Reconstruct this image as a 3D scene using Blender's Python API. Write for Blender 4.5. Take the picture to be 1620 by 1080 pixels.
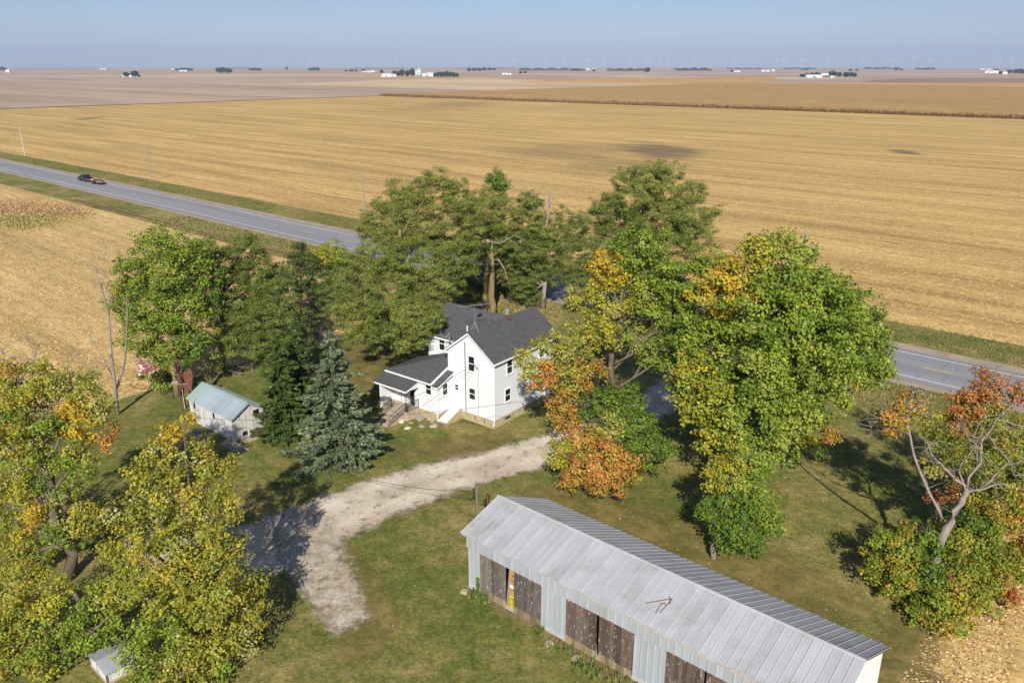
import bpy, math, random
import numpy as np
from mathutils import Vector, Matrix
R = math.radians
for o in list(bpy.data.objects): bpy.data.objects.remove(o)
scene = bpy.context.scene
COL = scene.collection
rng = np.random.default_rng(7)
random.seed(7)

# ------------------------------------------------------------------ camera, sky, sun, exposure
F_PX, CAM_H = 1260.0, 30.0
PITCH = math.atan(435.5 / F_PX)
cam_d = bpy.data.cameras.new('camera')
cam = bpy.data.objects.new('camera', cam_d); COL.objects.link(cam)
cam.location = (0, 0, CAM_H)
cam.rotation_euler = (math.pi / 2 - PITCH, 0, 0)
cam_d.sensor_width = 36.0
cam_d.lens = 36.0 * F_PX / 1620.0
cam_d.clip_start = 0.5; cam_d.clip_end = 60000
scene.camera = cam

SUN_EL, SUN_AZ = 33.5, 182.5            # azimuth clockwise from +Y, towards the sun
world = bpy.data.worlds.new('World'); scene.world = world; world.use_nodes = True
wt = world.node_tree; wt.nodes.clear()
sky = wt.nodes.new('ShaderNodeTexSky'); sky.sky_type = 'NISHITA'; sky.sun_disc = False
sky.sun_elevation = R(SUN_EL); sky.sun_rotation = R(SUN_AZ)
sky.air_density = 1.0; sky.dust_density = 0.2; sky.ozone_density = 2.5; sky.altitude = 200
tint = wt.nodes.new('ShaderNodeMix'); tint.data_type = 'RGBA'; tint.blend_type = 'MULTIPLY'
tint.inputs['Factor'].default_value = 1.0
tint.inputs['B'].default_value = (0.84, 0.90, 1.17, 1)
bgn = wt.nodes.new('ShaderNodeBackground'); bgn.inputs['Strength'].default_value = 0.060
won = wt.nodes.new('ShaderNodeOutputWorld')
# thin streaky high cloud all round the sky
wtc = wt.nodes.new('ShaderNodeTexCoord'); wmp = wt.nodes.new('ShaderNodeMapping'); wmp.inputs['Scale'].default_value = (1.6, 1.6, 14)
wnz = wt.nodes.new('ShaderNodeTexNoise'); wnz.inputs['Scale'].default_value = 2.2; wnz.inputs['Detail'].default_value = 5; wnz.inputs['Roughness'].default_value = .55
wrp = wt.nodes.new('ShaderNodeValToRGB'); wrp.color_ramp.elements[0].position = .42; wrp.color_ramp.elements[0].color = (0,0,0,1); wrp.color_ramp.elements[1].position = .75; wrp.color_ramp.elements[1].color = (.38,.38,.38,1)
wmx = wt.nodes.new('ShaderNodeMix'); wmx.data_type = 'RGBA'; wmx.inputs['B'].default_value = (6.2, 6.6, 8.2, 1)
wt.links.new(wtc.outputs['Generated'], wmp.inputs[0]); wt.links.new(wmp.outputs[0], wnz.inputs['Vector']); wt.links.new(wnz.outputs['Fac'], wrp.inputs[0]); wt.links.new(wrp.outputs[0], wmx.inputs['Factor'])
wt.links.new(sky.outputs[0], tint.inputs['A']); wt.links.new(tint.outputs['Result'], wmx.inputs['A']); wt.links.new(wmx.outputs['Result'], bgn.inputs[0]); wt.links.new(bgn.outputs[0], won.inputs[0])

sun_d = bpy.data.lights.new('sun', 'SUN'); sun_d.energy = 5.0; sun_d.angle = R(0.53); sun_d.color = (1.0, 0.945, 0.86)
sun = bpy.data.objects.new('sun', sun_d); COL.objects.link(sun)
_to = Vector((math.sin(R(SUN_AZ)) * math.cos(R(SUN_EL)), math.cos(R(SUN_AZ)) * math.cos(R(SUN_EL)), math.sin(R(SUN_EL))))
sun.rotation_euler = _to.to_track_quat('Z', 'Y').to_euler(); sun.location = (0, -40, 80)
vs = scene.view_settings
vs.view_transform = 'Standard'; vs.look = 'None'; vs.gamma = 1.0; vs.exposure = 0.37; vs.use_curve_mapping = False
scene.render.engine = 'CYCLES'
scene.cycles.max_bounces = 6; scene.cycles.diffuse_bounces = 3; scene.cycles.transparent_max_bounces = 12
scene.cycles.volume_bounces = 0; scene.cycles.use_denoising = True

# ------------------------------------------------------------------ survey helpers: sight lines to ground points
_c, _s = math.cos(PITCH), math.sin(PITCH)
def sight(px, py):
    a = (px - 810) / F_PX; b = (540 - py) / F_PX
    return np.array([a, _c + b * _s, -_s + b * _c])
def G(px, py, z=0.0):
    d = sight(px, py); t = (z - CAM_H) / d[2]
    return np.array([d[0] * t, d[1] * t, z])
def at(px, py, Y):
    d = sight(px, py); t = Y / d[1]
    return np.array([d[0] * t, Y, CAM_H + d[2] * t])
def mpp(Y): return Y / _c / F_PX * 1.0      # metres a pixel covers near distance Y
E1 = np.array([.75190, -.65928]); E2 = np.array([.65928, .75190]); R0 = np.array([22.25, 91.8])
ROAD_ROT = math.atan2(E1[1], E1[0])
def ST(s, t, z=0.0):                       # farm grid: s along the highway, t across it
    p = R0 + s * E1 + t * E2
    return np.array([p[0], p[1], z])

# ------------------------------------------------------------------ mesh helpers
class MB:
    def __init__(self): self.v = []; self.f = []
    def add(self, vs_, fs):
        n = len(self.v); self.v += [tuple(map(float, p)) for p in vs_]; self.f += [tuple(i + n for i in q) for q in fs]; return self
    def box(self, a, b, rz=0.0, c=None):
        x0, y0, z0 = a; x1, y1, z1 = b
        P = [(x0,y0,z0),(x1,y0,z0),(x1,y1,z0),(x0,y1,z0),(x0,y0,z1),(x1,y0,z1),(x1,y1,z1),(x0,y1,z1)]
        return self.add(P, [(0,3,2,1),(4,5,6,7),(0,1,5,4),(1,2,6,5),(2,3,7,6),(3,0,4,7)])
    def hexa(self, P):   # 4 bottom ccw, 4 top ccw
        return self.add(P, [(0,3,2,1),(4,5,6,7),(0,1,5,4),(1,2,6,5),(2,3,7,6),(3,0,4,7)])
    def prism(self, poly, axis, a, b):     # polygon in the two other axes
        n = len(poly); P = []
        for w in (a, b):
            for u, v in poly:
                P.append((u, w, v) if axis == 'y' else (w, u, v) if axis == 'x' else (u, v, w))
        f = [tuple(range(n)), tuple(range(2*n-1, n-1, -1))] + [(i, i+n, (i+1) % n + n, (i+1) % n) for i in range(n)]
        return self.add(P, f)
    def tube(self, pts, rad, n=6, cap=True):
        pts = [np.array(p, float) for p in pts]
        if not hasattr(rad, '__len__'): rad = [rad] * len(pts)
        V = []; F = []
        ref = np.array([0.13, 0.31, 0.94])
        for i, p in enumerate(pts):
            t = pts[min(i+1, len(pts)-1)] - pts[max(i-1, 0)]; t = t / (np.linalg.norm(t) + 1e-9)
            if abs(t @ ref) > .95: r_ = np.array([1., 0, 0])
            else: r_ = ref
            u = np.cross(t, r_); u /= np.linalg.norm(u); w = np.cross(t, u)
            for k in range(n):
                a = 2 * math.pi * k / n; V.append(p + rad[i] * (math.cos(a) * u + math.sin(a) * w))
        for i in range(len(pts)-1):
            for k in range(n):
                F.append((i*n+k, i*n+(k+1) % n, (i+1)*n+(k+1) % n, (i+1)*n+k))
        if cap:
            F.append(tuple(range(n-1, -1, -1))); F.append(tuple(range((len(pts)-1)*n, len(pts)*n)))
        return self.add(V, F)
    def bar(self, a, b, r=0.02, n=5): return self.tube([a, b], r, n)
    def lathe(self, prof, n=12, c=(0,0,0)):
        V = []; F = []
        for r, z in prof:
            for k in range(n):
                a = 2*math.pi*k/n; V.append((c[0]+r*math.cos(a), c[1]+r*math.sin(a), c[2]+z))
        for i in range(len(prof)-1):
            for k in range(n): F.append((i*n+k, i*n+(k+1) % n, (i+1)*n+(k+1) % n, (i+1)*n+k))
        F.append(tuple(range(n-1,-1,-1))); F.append(tuple(range((len(prof)-1)*n, len(prof)*n)))
        return self.add(V, F)
def obj(name, m, mat, parent=None, smooth=False):
    if isinstance(m, MB):
        me = bpy.data.meshes.new(name); me.from_pydata(m.v, [], m.f); me.update()
        if mat: me.materials.append(MAT[mat])
        if smooth:
            me.polygons.foreach_set('use_smooth', [True] * len(me.polygons))
    else: me = m
    o = bpy.data.objects.new(name, me); COL.objects.link(o)
    if parent: o.parent = parent
    return o
def empty(name, loc=(0,0,0), rz=0.0):
    o = bpy.data.objects.new(name, None); COL.objects.link(o); o.location = tuple(map(float, loc)); o.rotation_euler = (0,0,rz)
    o.empty_display_size = .3
    return o
def tag(o, label=None, cat=None, group=None, kind=None):
    if label: o['label'] = label
    if cat: o['category'] = cat
    if group: o['group'] = group
    if kind: o['kind'] = kind
    return o
def box(name, a, b, mat, parent=None): return obj(name, MB().box(a, b), mat, parent)
def struct(name, m, mat, label=None):
    o = obj(name, m, mat); return tag(o, label, kind='structure')

# ------------------------------------------------------------------ materials
MAT = {}
class NT:
    def __init__(self, name):
        self.m = bpy.data.materials.new(name); self.m.use_nodes = True; MAT[name] = self.m
        self.t = self.m.node_tree; self.t.nodes.clear()
        self.out = self.t.nodes.new('ShaderNodeOutputMaterial')
        self.b = self.t.nodes.new('ShaderNodeBsdfPrincipled'); self.t.links.new(self.b.outputs[0], self.out.inputs[0])
        self.geo = None
    def n(self, typ, **kw):
        x = self.t.nodes.new('ShaderNode' + typ)
        for k, v in kw.items(): setattr(x, k, v)
        return x
    def l(self, a, b): self.t.links.new(a, b)
    def pos(self, scale=(1,1,1), rz=0.0, obj_space=False):
        if obj_space: src = self.n('TexCoord').outputs['Object']
        else: src = self.n('NewGeometry').outputs['Position']
        mp = self.n('Mapping'); mp.vector_type = 'POINT'
        # rotate first, then scale: two mappings
        m1 = self.n('Mapping'); m1.inputs['Rotation'].default_value = (0,0,rz); self.l(src, m1.inputs[0])
        mp.inputs['Scale'].default_value = scale; self.l(m1.outputs[0], mp.inputs[0])
        return mp.outputs[0]
    def noise(self, vec, scale=1.0, detail=3.0, rough=0.55, dist=0.0):
        x = self.n('TexNoise'); x.inputs['Scale'].default_value = scale; x.inputs['Detail'].default_value = detail
        x.inputs['Roughness'].default_value = rough; x.inputs['Distortion'].default_value = dist
        self.l(vec, x.inputs['Vector']); return x.outputs['Fac']
    def ramp(self, fac, stops, interp='LINEAR'):
        x = self.n('ValToRGB'); x.color_ramp.interpolation = interp
        e = x.color_ramp.elements
        while len(e) < len(stops): e.new(0.5)
        for i, (p, c) in enumerate(stops):
            e[i].position = p; e[i].color = (c if hasattr(c, '__len__') else (c,c,c)) + ((1,) if (not hasattr(c,'__len__') or len(c) == 3) else ())
        self.l(fac, x.inputs[0]); return x.outputs[0]
    def mix(self, a, b, fac, mode='MIX'):
        x = self.n('Mix', data_type='RGBA', blend_type=mode)
        for v, k in ((fac, 'Factor'), (a, 'A'), (b, 'B')):
            i = [q for q in x.inputs if q.name == k and (q.type == ('VALUE' if k == 'Factor' else 'RGBA'))][0]
            if hasattr(v, 'links'): self.l(v, i)
            elif k == 'Factor': i.default_value = v
            else: i.default_value = tuple(v) + (1,)
        return [q for q in x.outputs if q.type == 'RGBA'][0]
    def math(self, op, a, b=0.0):
        x = self.n('Math', operation=op)
        for v, i in ((a, 0), (b, 1)):
            if hasattr(v, 'links'): self.l(v, x.inputs[i])
            else: x.inputs[i].default_value = v
        return x.outputs[0]
    def done(self, col, rough=.8, metal=0.0, spec=.3, bump=None, bstr=.3, bdist=.05):
        if hasattr(col, 'links'): self.l(col, self.b.inputs['Base Color'])
        else: self.b.inputs['Base Color'].default_value = tuple(col) + (1,)
        if hasattr(rough, 'links'): self.l(rough, self.b.inputs['Roughness'])
        else: self.b.inputs['Roughness'].default_value = rough
        self.b.inputs['Metallic'].default_value = metal
        self.b.inputs['Specular IOR Level'].default_value = spec
        if bump is not None:
            x = self.n('Bump'); x.inputs['Strength'].default_value = bstr; x.inputs['Distance'].default_value = bdist
            self.l(bump, x.inputs['Height']); self.l(x.outputs[0], self.b.inputs['Normal'])
        return self.m
def plain(name, col, rough=.7, metal=0.0, var=.15, scale=2.0, spec=.3, bstr=.15, stretch=(1,1,1)):
    t = NT(name); p = t.pos(stretch, obj_space=True)
    n = t.noise(p, scale, 5, .6)
    c = t.ramp(n, [(.3, tuple(x*(1-var) for x in col)), (.7, tuple(min(1, x*(1+var)) for x in col))])
    return t.done(c, rough, metal, spec, n, bstr, .02)

# corn stubble: golden residue in rows along the highway
def stubble(name, rows_rot, cols, dark_spots=(), row_amt=.5, grain=1.0):
    t = NT(name)
    fine = t.noise(t.pos((1.3, 2.4, 1), rows_rot), 1.0, 4, .78)
    mid = t.noise(t.pos((.30, .75, 1), rows_rot), 1.0, 4, .72)
    fleck = t.noise(t.pos((1.5, 3.4, 1), rows_rot), 1.0, 3, .75)
    rows = t.noise(t.pos((.008, .15, 1), rows_rot), 1.0, 4, .65)
    rows2 = t.noise(t.pos((.03, .65, 1), rows_rot), 1.0, 3, .65)
    big = t.noise(t.pos((.012, .02, 1), rows_rot), 1.0, 4, .55)
    c = t.ramp(fine, [(.28, cols[0]), (.5, cols[1]), (.70, cols[2])])
    c = t.mix(c, t.ramp(mid, [(.30, (.66,.62,.56)), (.5, (1,1,1)), (.70, (1.22,1.24,1.28))]), .85*grain, 'MULTIPLY')
    c = t.mix(c, t.ramp(rows, [(.36, (.66,.61,.54)), (.60, (1.08,1.08,1.08))]), row_amt, 'MULTIPLY')
    c = t.mix(c, t.ramp(rows2, [(.35, (.76,.73,.68)), (.6, (1.08,1.08,1.08))]), .8*row_amt, 'MULTIPLY')
    c = t.mix(c, t.ramp(big, [(.3, (.86,.83,.80)), (.7, (1.08,1.07,1.05))]), .7, 'MULTIPLY')
    c = t.mix(c, cols[3], t.ramp(fleck, [(.56, 0.0), (.67, .9)]))
    if grain < 1:
        bands = t.noise(t.pos((.0011, .010, 1), rows_rot), 1.0, 5, .62)
        c = t.mix(c, t.ramp(bands, [(.36, (.78,.76,.76)), (.5, (.98,.98,.98)), (.66, (1.14,1.13,1.12))]), .9, 'MULTIPLY')
    for (cx, cy, rx, ry, amt) in dark_spots:     # bare wet soil hollows
        p = t.n('NewGeometry').outputs['Position']
        mp = t.n('Mapping'); mp.inputs['Location'].default_value = (-cx, -cy, 0); t.l(p, mp.inputs[0])
        m2 = t.n('Mapping'); m2.inputs['Scale'].default_value = (1/rx, 1/ry, 0); t.l(mp.outputs[0], m2.inputs[0])
        ln = t.n('VectorMath', operation='LENGTH'); t.l(m2.outputs[0], ln.inputs[0])
        e = t.math('ADD', ln.outputs['Value'], t.math('MULTIPLY', t.math('SUBTRACT', t.noise(t.pos((.05,.2,1), rows_rot), 1, 5, .65), .5), 2.0))
        k = t.ramp(e, [(.35, amt), (1.2, 0.0)])
        c = t.mix(c, (.20,.145,.075), k)
    return t.done(c, .95, 0, .1, fine, .6, .12)
ROT = -ROAD_ROT
gold = [(.33,.205,.066), (.55,.37,.128), (.70,.50,.205), (.88,.75,.47)]
spots = []
for (px, py, rx, ry, a) in [(1040,238,74,15,.95), (1432,241,22,5.5,.95), (145,187,22,4,.7), (890,240,110,18,.42), (720,166,75,7,.45), (1010,262,80,12,.35), (930,270,60,14,.3)]:
    g = G(px, py); spots.append((g[0], g[1], rx*mpp(g[1]), abs(G(px, py-ry)[1]-g[1]), a))
stubble('stubble_far', ROT, gold, spots, .85)
stubble('stubble_near', ROT, [(.35,.225,.085), (.57,.395,.155), (.70,.515,.235), (.86,.73,.47)], (), .7)
stubble('pink_field', ROT, [(.40,.30,.21), (.45,.34,.245), (.49,.375,.27), (.50,.385,.28)], (), .3, .35)
stubble('cream_field', ROT, [(.52,.38,.22), (.58,.43,.255), (.62,.47,.29), (.64,.5,.31)], (), .2, .35)
stubble('gold_field', ROT, [(.46,.27,.09), (.52,.31,.11), (.57,.36,.14), (.6,.38,.15)], (), .2, .35)
stubble('dark_field', ROT, [(.26,.19,.13), (.3,.22,.15), (.33,.24,.17), (.34,.25,.18)], (), .2, .35)

# far patchwork of fields
t = NT('far_land')
p = t.pos((1/760, 1/390, 0), ROT)
fl = t.n('VectorMath', operation='FLOOR'); t.l(p, fl.inputs[0])
wn = t.n('TexWhiteNoise', noise_dimensions='2D'); t.l(fl.outputs[0], wn.inputs['Vector'])
c = t.ramp(wn.outputs['Value'], [(0, (.41,.29,.19)), (.2, (.48,.32,.17)), (.38, (.39,.28,.20)), (.55, (.52,.40,.27)), (.72, (.43,.31,.21)), (.88, (.46,.30,.15))], 'CONSTANT')
c = t.mix(c, t.ramp(t.noise(t.pos((.002,.02,1), ROT), 1, 4, .6), [(.3, (.8,.8,.8)), (.7, (1.1,1.1,1.1))]), .7, 'MULTIPLY')
t.done(c, .95, 0, .1)

# lawn: worn autumn grass
def lawn_mat(name, dry_bias=0.0, dark=1.0):
    t = NT(name)
    big = t.noise(t.pos((.075,.075,1)), 1, 6, .68)
    mid = t.noise(t.pos((.45,.45,1)), 1, 5, .65)
    fine = t.noise(t.pos((4.5,4.5,1)), 1, 4, .75)
    stripe = t.noise(t.pos((.06,.9,1), ROT), 1, 2, .5)
    f = t.math('ADD', t.math('MULTIPLY', big, .95), t.math('SUBTRACT', t.math('MULTIPLY', mid, .55), .25))
    f = t.math('ADD', f, dry_bias)
    k = dark
    c = t.ramp(f, [(.33, (.092*k,.124*k,.026)), (.45, (.146*k,.158*k,.038)), (.55, (.215*k,.19*k,.06)), (.66, (.31*k,.245*k,.098))])
    c = t.mix(c, t.ramp(fine, [(.30, (.42,.46,.38)), (.52, (1,1,1)), (.72, (1.55,1.45,1.35))]), .85, 'MULTIPLY')
    mott = t.noise(t.pos((1.7,1.7,1)), 1, 4, .7)
    c = t.mix(c, t.ramp(mott, [(.32, (.58,.62,.55)), (.5, (1,1,1)), (.70, (1.38,1.28,1.2))]), .9, 'MULTIPLY')
    c = t.mix(c, t.ramp(stripe, [(.4, (.85,.88,.85)), (.6, (1.08,1.06,1.05))]), .6, 'MULTIPLY')
    return t.done(c, .95, 0, .1, fine, .8, .08)
lawn_mat('lawn'); lawn_mat('verge', .05); lawn_mat('green_verge', -.12); lawn_mat('verge_dry', .09, 1.15)
# asphalt
t = NT('asphalt'); n1 = t.noise(t.pos((.02,.5,1), ROT), 1, 3, .6); n2 = t.noise(t.pos(), 9, 3, .7)
c = t.ramp(n1, [(.3, (.225,.222,.222)), (.7, (.285,.28,.28))])
c = t.mix(c, t.ramp(n2, [(.3, (.85,.85,.85)), (.7, (1.12,1.12,1.12))]), .7, 'MULTIPLY')
cr = t.noise(t.pos((1,.12,1), ROT), .35, 2, .5)
c = t.mix(c, (.14,.14,.15), t.ramp(cr, [(.495, 0.0), (.5, .55), (.505, 0.0)]))
t.done(c, .85, 0, .3, n2, .2, .01)
plain('white_line', (.72,.72,.70), .7, var=.2, scale=3)
plain('yellow_line', (.58,.36,.14), .7, var=.3, scale=3)
# shoulder gravel
t = NT('shoulder'); n1 = t.noise(t.pos((.5,.5,1)), 1, 5, .7); n2 = t.noise(t.pos(), 6, 3, .7)
c = t.ramp(n1, [(.35, (.30,.235,.165)), (.65, (.42,.34,.26))]); c = t.mix(c, t.ramp(n2, [(.3,(.7,.7,.7)),(.7,(1.2,1.2,1.2))]), .8, 'MULTIPLY')
t.done(c, .95, 0, .1, n2, .5, .03)
# gravel lane with a ragged grassy edge: 'edge' attribute runs 0 at the rim to 1 inside
t = NT('gravel')
at_ = t.n('Attribute', attribute_name='edge')
n1 = t.noise(t.pos((.35,.35,1)), 1, 5, .65); n2 = t.noise(t.pos(), 5, 4, .75); n3 = t.noise(t.pos((1.3,1.3,1)), 1, 4, .7)
c = t.ramp(n1, [(.3, (.40,.33,.235)), (.5, (.54,.465,.36)), (.7, (.63,.56,.45))])
c = t.mix(c, t.ramp(n2, [(.3,(.62,.6,.58)),(.5,(1,1,1)),(.75,(1.18,1.18,1.18))]), .85, 'MULTIPLY')
c = t.mix(c, (.20,.145,.06), t.ramp(n3, [(.55, 0.0), (.68, .75)]))
au = t.n('Attribute', attribute_name='across')
c = t.mix(c, t.ramp(au.outputs['Fac'], [(0.0, (.94,.93,.90)), (.16, (1.0,1.0,.98)), (.36, (1.14,1.14,1.14)), (.55, (1.0,.99,.97)), (1.0, (.80,.76,.70))]), .9, 'MULTIPLY')
c = t.mix(c, (.16,.15,.05), t.math('MULTIPLY', t.ramp(au.outputs['Fac'], [(0.0, .15), (.2, 0.0)]), t.ramp(n3, [(.45, 0.0), (.6, 1.0)])))
t.done(c, .95, 0, .1, n2, .6, .05)
tr = t.n('BsdfTransparent'); ms = t.n('MixShader')
e = t.math('ADD', at_.outputs['Fac'], t.math('MULTIPLY', t.math('SUBTRACT', t.noise(t.pos((.9,.9,1)), 1, 6, .75), .5), 1.7))
k = t.ramp(e, [(.28, 0.0), (.62, 1.0)])
t.l(k, ms.inputs[0]); t.l(tr.outputs[0], ms.inputs[1]); t.l(t.b.outputs[0], ms.inputs[2]); t.l(ms.outputs[0], t.out.inputs[0])
# thin gravel breaking up into dry grass
t = NT('gravel_thin')
at_ = t.n('Attribute', attribute_name='edge')
n2 = t.noise(t.pos(), 5, 4, .75); n1 = t.noise(t.pos((.8,.8,1)), 1, 5, .7)
c = t.ramp(n1, [(.3, (.30,.225,.13)), (.5, (.45,.375,.28)), (.65, (.58,.52,.43))])
c = t.mix(c, t.ramp(n2, [(.3,(.6,.58,.55)),(.5,(1,1,1)),(.75,(1.2,1.2,1.2))]), .9, 'MULTIPLY')
t.done(c, .95, 0, .1, n2, .6, .05)
tr = t.n('BsdfTransparent'); ms = t.n('MixShader')
e = t.math('ADD', at_.outputs['Fac'], t.math('MULTIPLY', t.math('SUBTRACT', t.noise(t.pos((1.5,1.5,1)), 1, 8, .8), .5), 2.6))
k = t.ramp(e, [(.5, 0.0), (1.0, 1.0)])
t.l(k, ms.inputs[0]); t.l(tr.outputs[0], ms.inputs[1]); t.l(t.b.outputs[0], ms.inputs[2]); t.l(ms.outputs[0], t.out.inputs[0])
# worn dirt with the same ragged rim
t = NT('bare_dirt')
at_ = t.n('Attribute', attribute_name='edge'); n2 = t.noise(t.pos(), 4, 4, .75)
c = t.ramp(n2, [(.3, (.20,.145,.075)), (.7, (.36,.27,.15))]); t.done(c, .95, 0, .1, n2, .6, .05)
tr = t.n('BsdfTransparent'); ms = t.n('MixShader')
e = t.math('ADD', at_.outputs['Fac'], t.math('MULTIPLY', t.math('SUBTRACT', t.noise(t.pos((1.6,1.6,1)), 1, 8, .8), .5), 2.8))
k = t.ramp(e, [(.55, 0.0), (1.5, .6)])
t.l(k, ms.inputs[0]); t.l(tr.outputs[0], ms.inputs[1]); t.l(t.b.outputs[0], ms.inputs[2]); t.l(ms.outputs[0], t.out.inputs[0])

# drier straw-coloured grass fading into the lawn
t = NT('dry_grass')
at_ = t.n('Attribute', attribute_name='edge'); n2 = t.noise(t.pos(), 3.5, 5, .75); n1 = t.noise(t.pos((.5,.5,1)), 1, 5, .65); st_ = t.noise(t.pos((.05,1.1,1), ROT), 1, 3, .55)
c = t.ramp(n1, [(.3, (.135,.135,.036)), (.5, (.225,.18,.060)), (.7, (.32,.245,.095))])
c = t.mix(c, t.ramp(n2, [(.3,(.6,.6,.56)),(.5,(1,1,1)),(.72,(1.35,1.32,1.25))]), .9, 'MULTIPLY')
c = t.mix(c, t.ramp(st_, [(.4,(.84,.86,.84)),(.6,(1.1,1.08,1.06))]), .8, 'MULTIPLY')
t.done(c, .95, 0, .1, n2, .7, .06)
tr = t.n('BsdfTransparent'); ms = t.n('MixShader')
e = t.math('ADD', at_.outputs['Fac'], t.math('MULTIPLY', t.math('SUBTRACT', t.noise(t.pos((.5,.5,1)), 1, 8, .75), .5), 2.2))
k = t.ramp(e, [(.3, 0.0), (1.1, .7)])
t.l(k, ms.inputs[0]); t.l(tr.outputs[0], ms.inputs[1]); t.l(t.b.outputs[0], ms.inputs[2]); t.l(ms.outputs[0], t.out.inputs[0])

# leaves: real leaf colour per leaf, thin and slightly translucent
t = NT('leaf'); a = t.n('Attribute', attribute_name='col')
t.done(a.outputs['Color'], .48, 0, .28)
tl = t.n('BsdfTranslucent'); t.l(a.outputs['Color'], tl.inputs[0]); ms = t.n('MixShader'); ms.inputs[0].default_value = .32
t.l(t.b.outputs[0], ms.inputs[1]); t.l(tl.outputs[0], ms.inputs[2]); t.l(ms.outputs[0], t.out.inputs[0])
t = NT('straw'); a = t.n('Attribute', attribute_name='col'); t.done(a.outputs['Color'], .8, 0, .2)
# bark
def bark(name, c0, c1):
    t = NT(name); n = t.noise(t.pos((4,4,.7)), 1.5, 5, .7)
    return t.done(t.ramp(n, [(.3, c0), (.7, c1)]), .9, 0, .2, n, .7, .06)
bark('bark', (.075,.055,.038), (.20,.16,.115)); bark('bark_olive', (.13,.095,.04), (.30,.235,.11)); bark('bark_dead', (.18,.145,.115), (.37,.32,.27))
# siding
def siding(name, col, pitch=.115, wear=0.0, vertical=False, wearcol=(.28,.25,.21)):
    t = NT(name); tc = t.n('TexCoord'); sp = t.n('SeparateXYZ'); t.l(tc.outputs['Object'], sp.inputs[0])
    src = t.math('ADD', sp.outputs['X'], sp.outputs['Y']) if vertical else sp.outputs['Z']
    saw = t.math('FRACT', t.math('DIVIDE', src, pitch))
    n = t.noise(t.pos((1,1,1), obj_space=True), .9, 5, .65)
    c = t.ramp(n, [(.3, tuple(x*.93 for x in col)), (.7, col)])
    c = t.mix(c, tuple(x*.5 for x in col), t.ramp(saw, [(0, 1.0), (.16, 0.0)]))  # thin shadow line under each lap, painted into the colour
    if wear:
        w = t.noise(t.pos((5,5,.6), obj_space=True), 1, 5, .75)
        c = t.mix(c, wearcol, t.ramp(w, [(.62-wear*.25, 0.0), (.72-wear*.15, .9)]))
    return t.done(c, .55, 0, .4, t.math('SUBTRACT', 1.0, saw), .35, .012)
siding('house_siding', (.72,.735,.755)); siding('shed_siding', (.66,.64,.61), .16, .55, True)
plain('trim_white', (.78,.78,.77), .5, var=.05); plain('foundation', (.40,.33,.20), .9, var=.18, scale=1.5)
plain('concrete', (.38,.31,.22), .9, var=.2, scale=2)
t = NT('shingle'); n = t.noise(t.pos((3,3,3), obj_space=True), 1, 3, .6); br = t.n('TexBrick')
mpv = t.pos((1.35,1.35,1.35), obj_space=True); t.l(mpv, br.inputs['Vector'])
for k_, v_ in (('Scale', 2.4), ('Mortar Size', .028), ('Brick Width', .42), ('Row Height', .16)): br.inputs[k_].default_value = v_
br.inputs['Color1'].default_value = (.085,.083,.086,1); br.inputs['Color2'].default_value = (.125,.121,.123,1); br.inputs['Mortar'].default_value = (.055,.054,.056,1)
c = t.mix(br.outputs['Color'], t.ramp(n, [(.3,(.75,.75,.75)),(.7,(1.2,1.2,1.2))]), .8, 'MULTIPLY')
t.done(c, .9, 0, .2, t.noise(t.pos((1,1,1), obj_space=True), 14, 3, .7), .5, .01)
t = NT('glass'); t.done((.018,.021,.024), .08, 0, .6)
# galvanised sheet
def galv(name, col, stain=.5, scol=(.42,.37,.31), stretch=(3,.5,.5), metal=.35, rough=.48):
    t = NT(name)
    oi = t.n('ObjectInfo')
    v = t.n('VectorMath', operation='ADD'); t.l(t.pos(stretch, obj_space=True), v.inputs[0])
    cb = t.n('CombineXYZ'); t.l(t.math('MULTIPLY', oi.outputs['Random'], 40.0), cb.inputs[0]); t.l(cb.outputs[0], v.inputs[1])
    n = t.noise(v.outputs[0], 1.0, 5, .68); n2 = t.noise(t.pos((.5,.6,.6)), 1, 4, .6)
    c = t.ramp(n, [(.25, tuple(x*.84 for x in col)), (.6, col)])
    c = t.mix(c, scol, t.math('MULTIPLY', t.ramp(n2, [(.5, 0.0), (.72, stain)]), t.ramp(n, [(.4, .2), (.65, 1.0)])))
    tone = t.math('ADD', .90, t.math('MULTIPLY', oi.outputs['Random'], .14))
    cc = t.n('CombineXYZ')
    for i in range(3): t.l(tone, cc.inputs[i])
    c = t.mix(c, cc.outputs[0], 1.0, 'MULTIPLY')
    return t.done(c, rough, metal, .4, n, .12, .01)
galv('tin_roof', (.46,.465,.475), .95, (.30,.28,.25), metal=.1); galv('tin_wall', (.52,.55,.59), .3); galv('tin_green', (.40,.50,.47), .6, (.25,.36,.32)); galv('tin_shed', (.44,.51,.56), .35, (.36,.17,.09))
plain('barn_white', (.70,.70,.68), .7, var=.15, scale=3, stretch=(5,5,.5))
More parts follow.
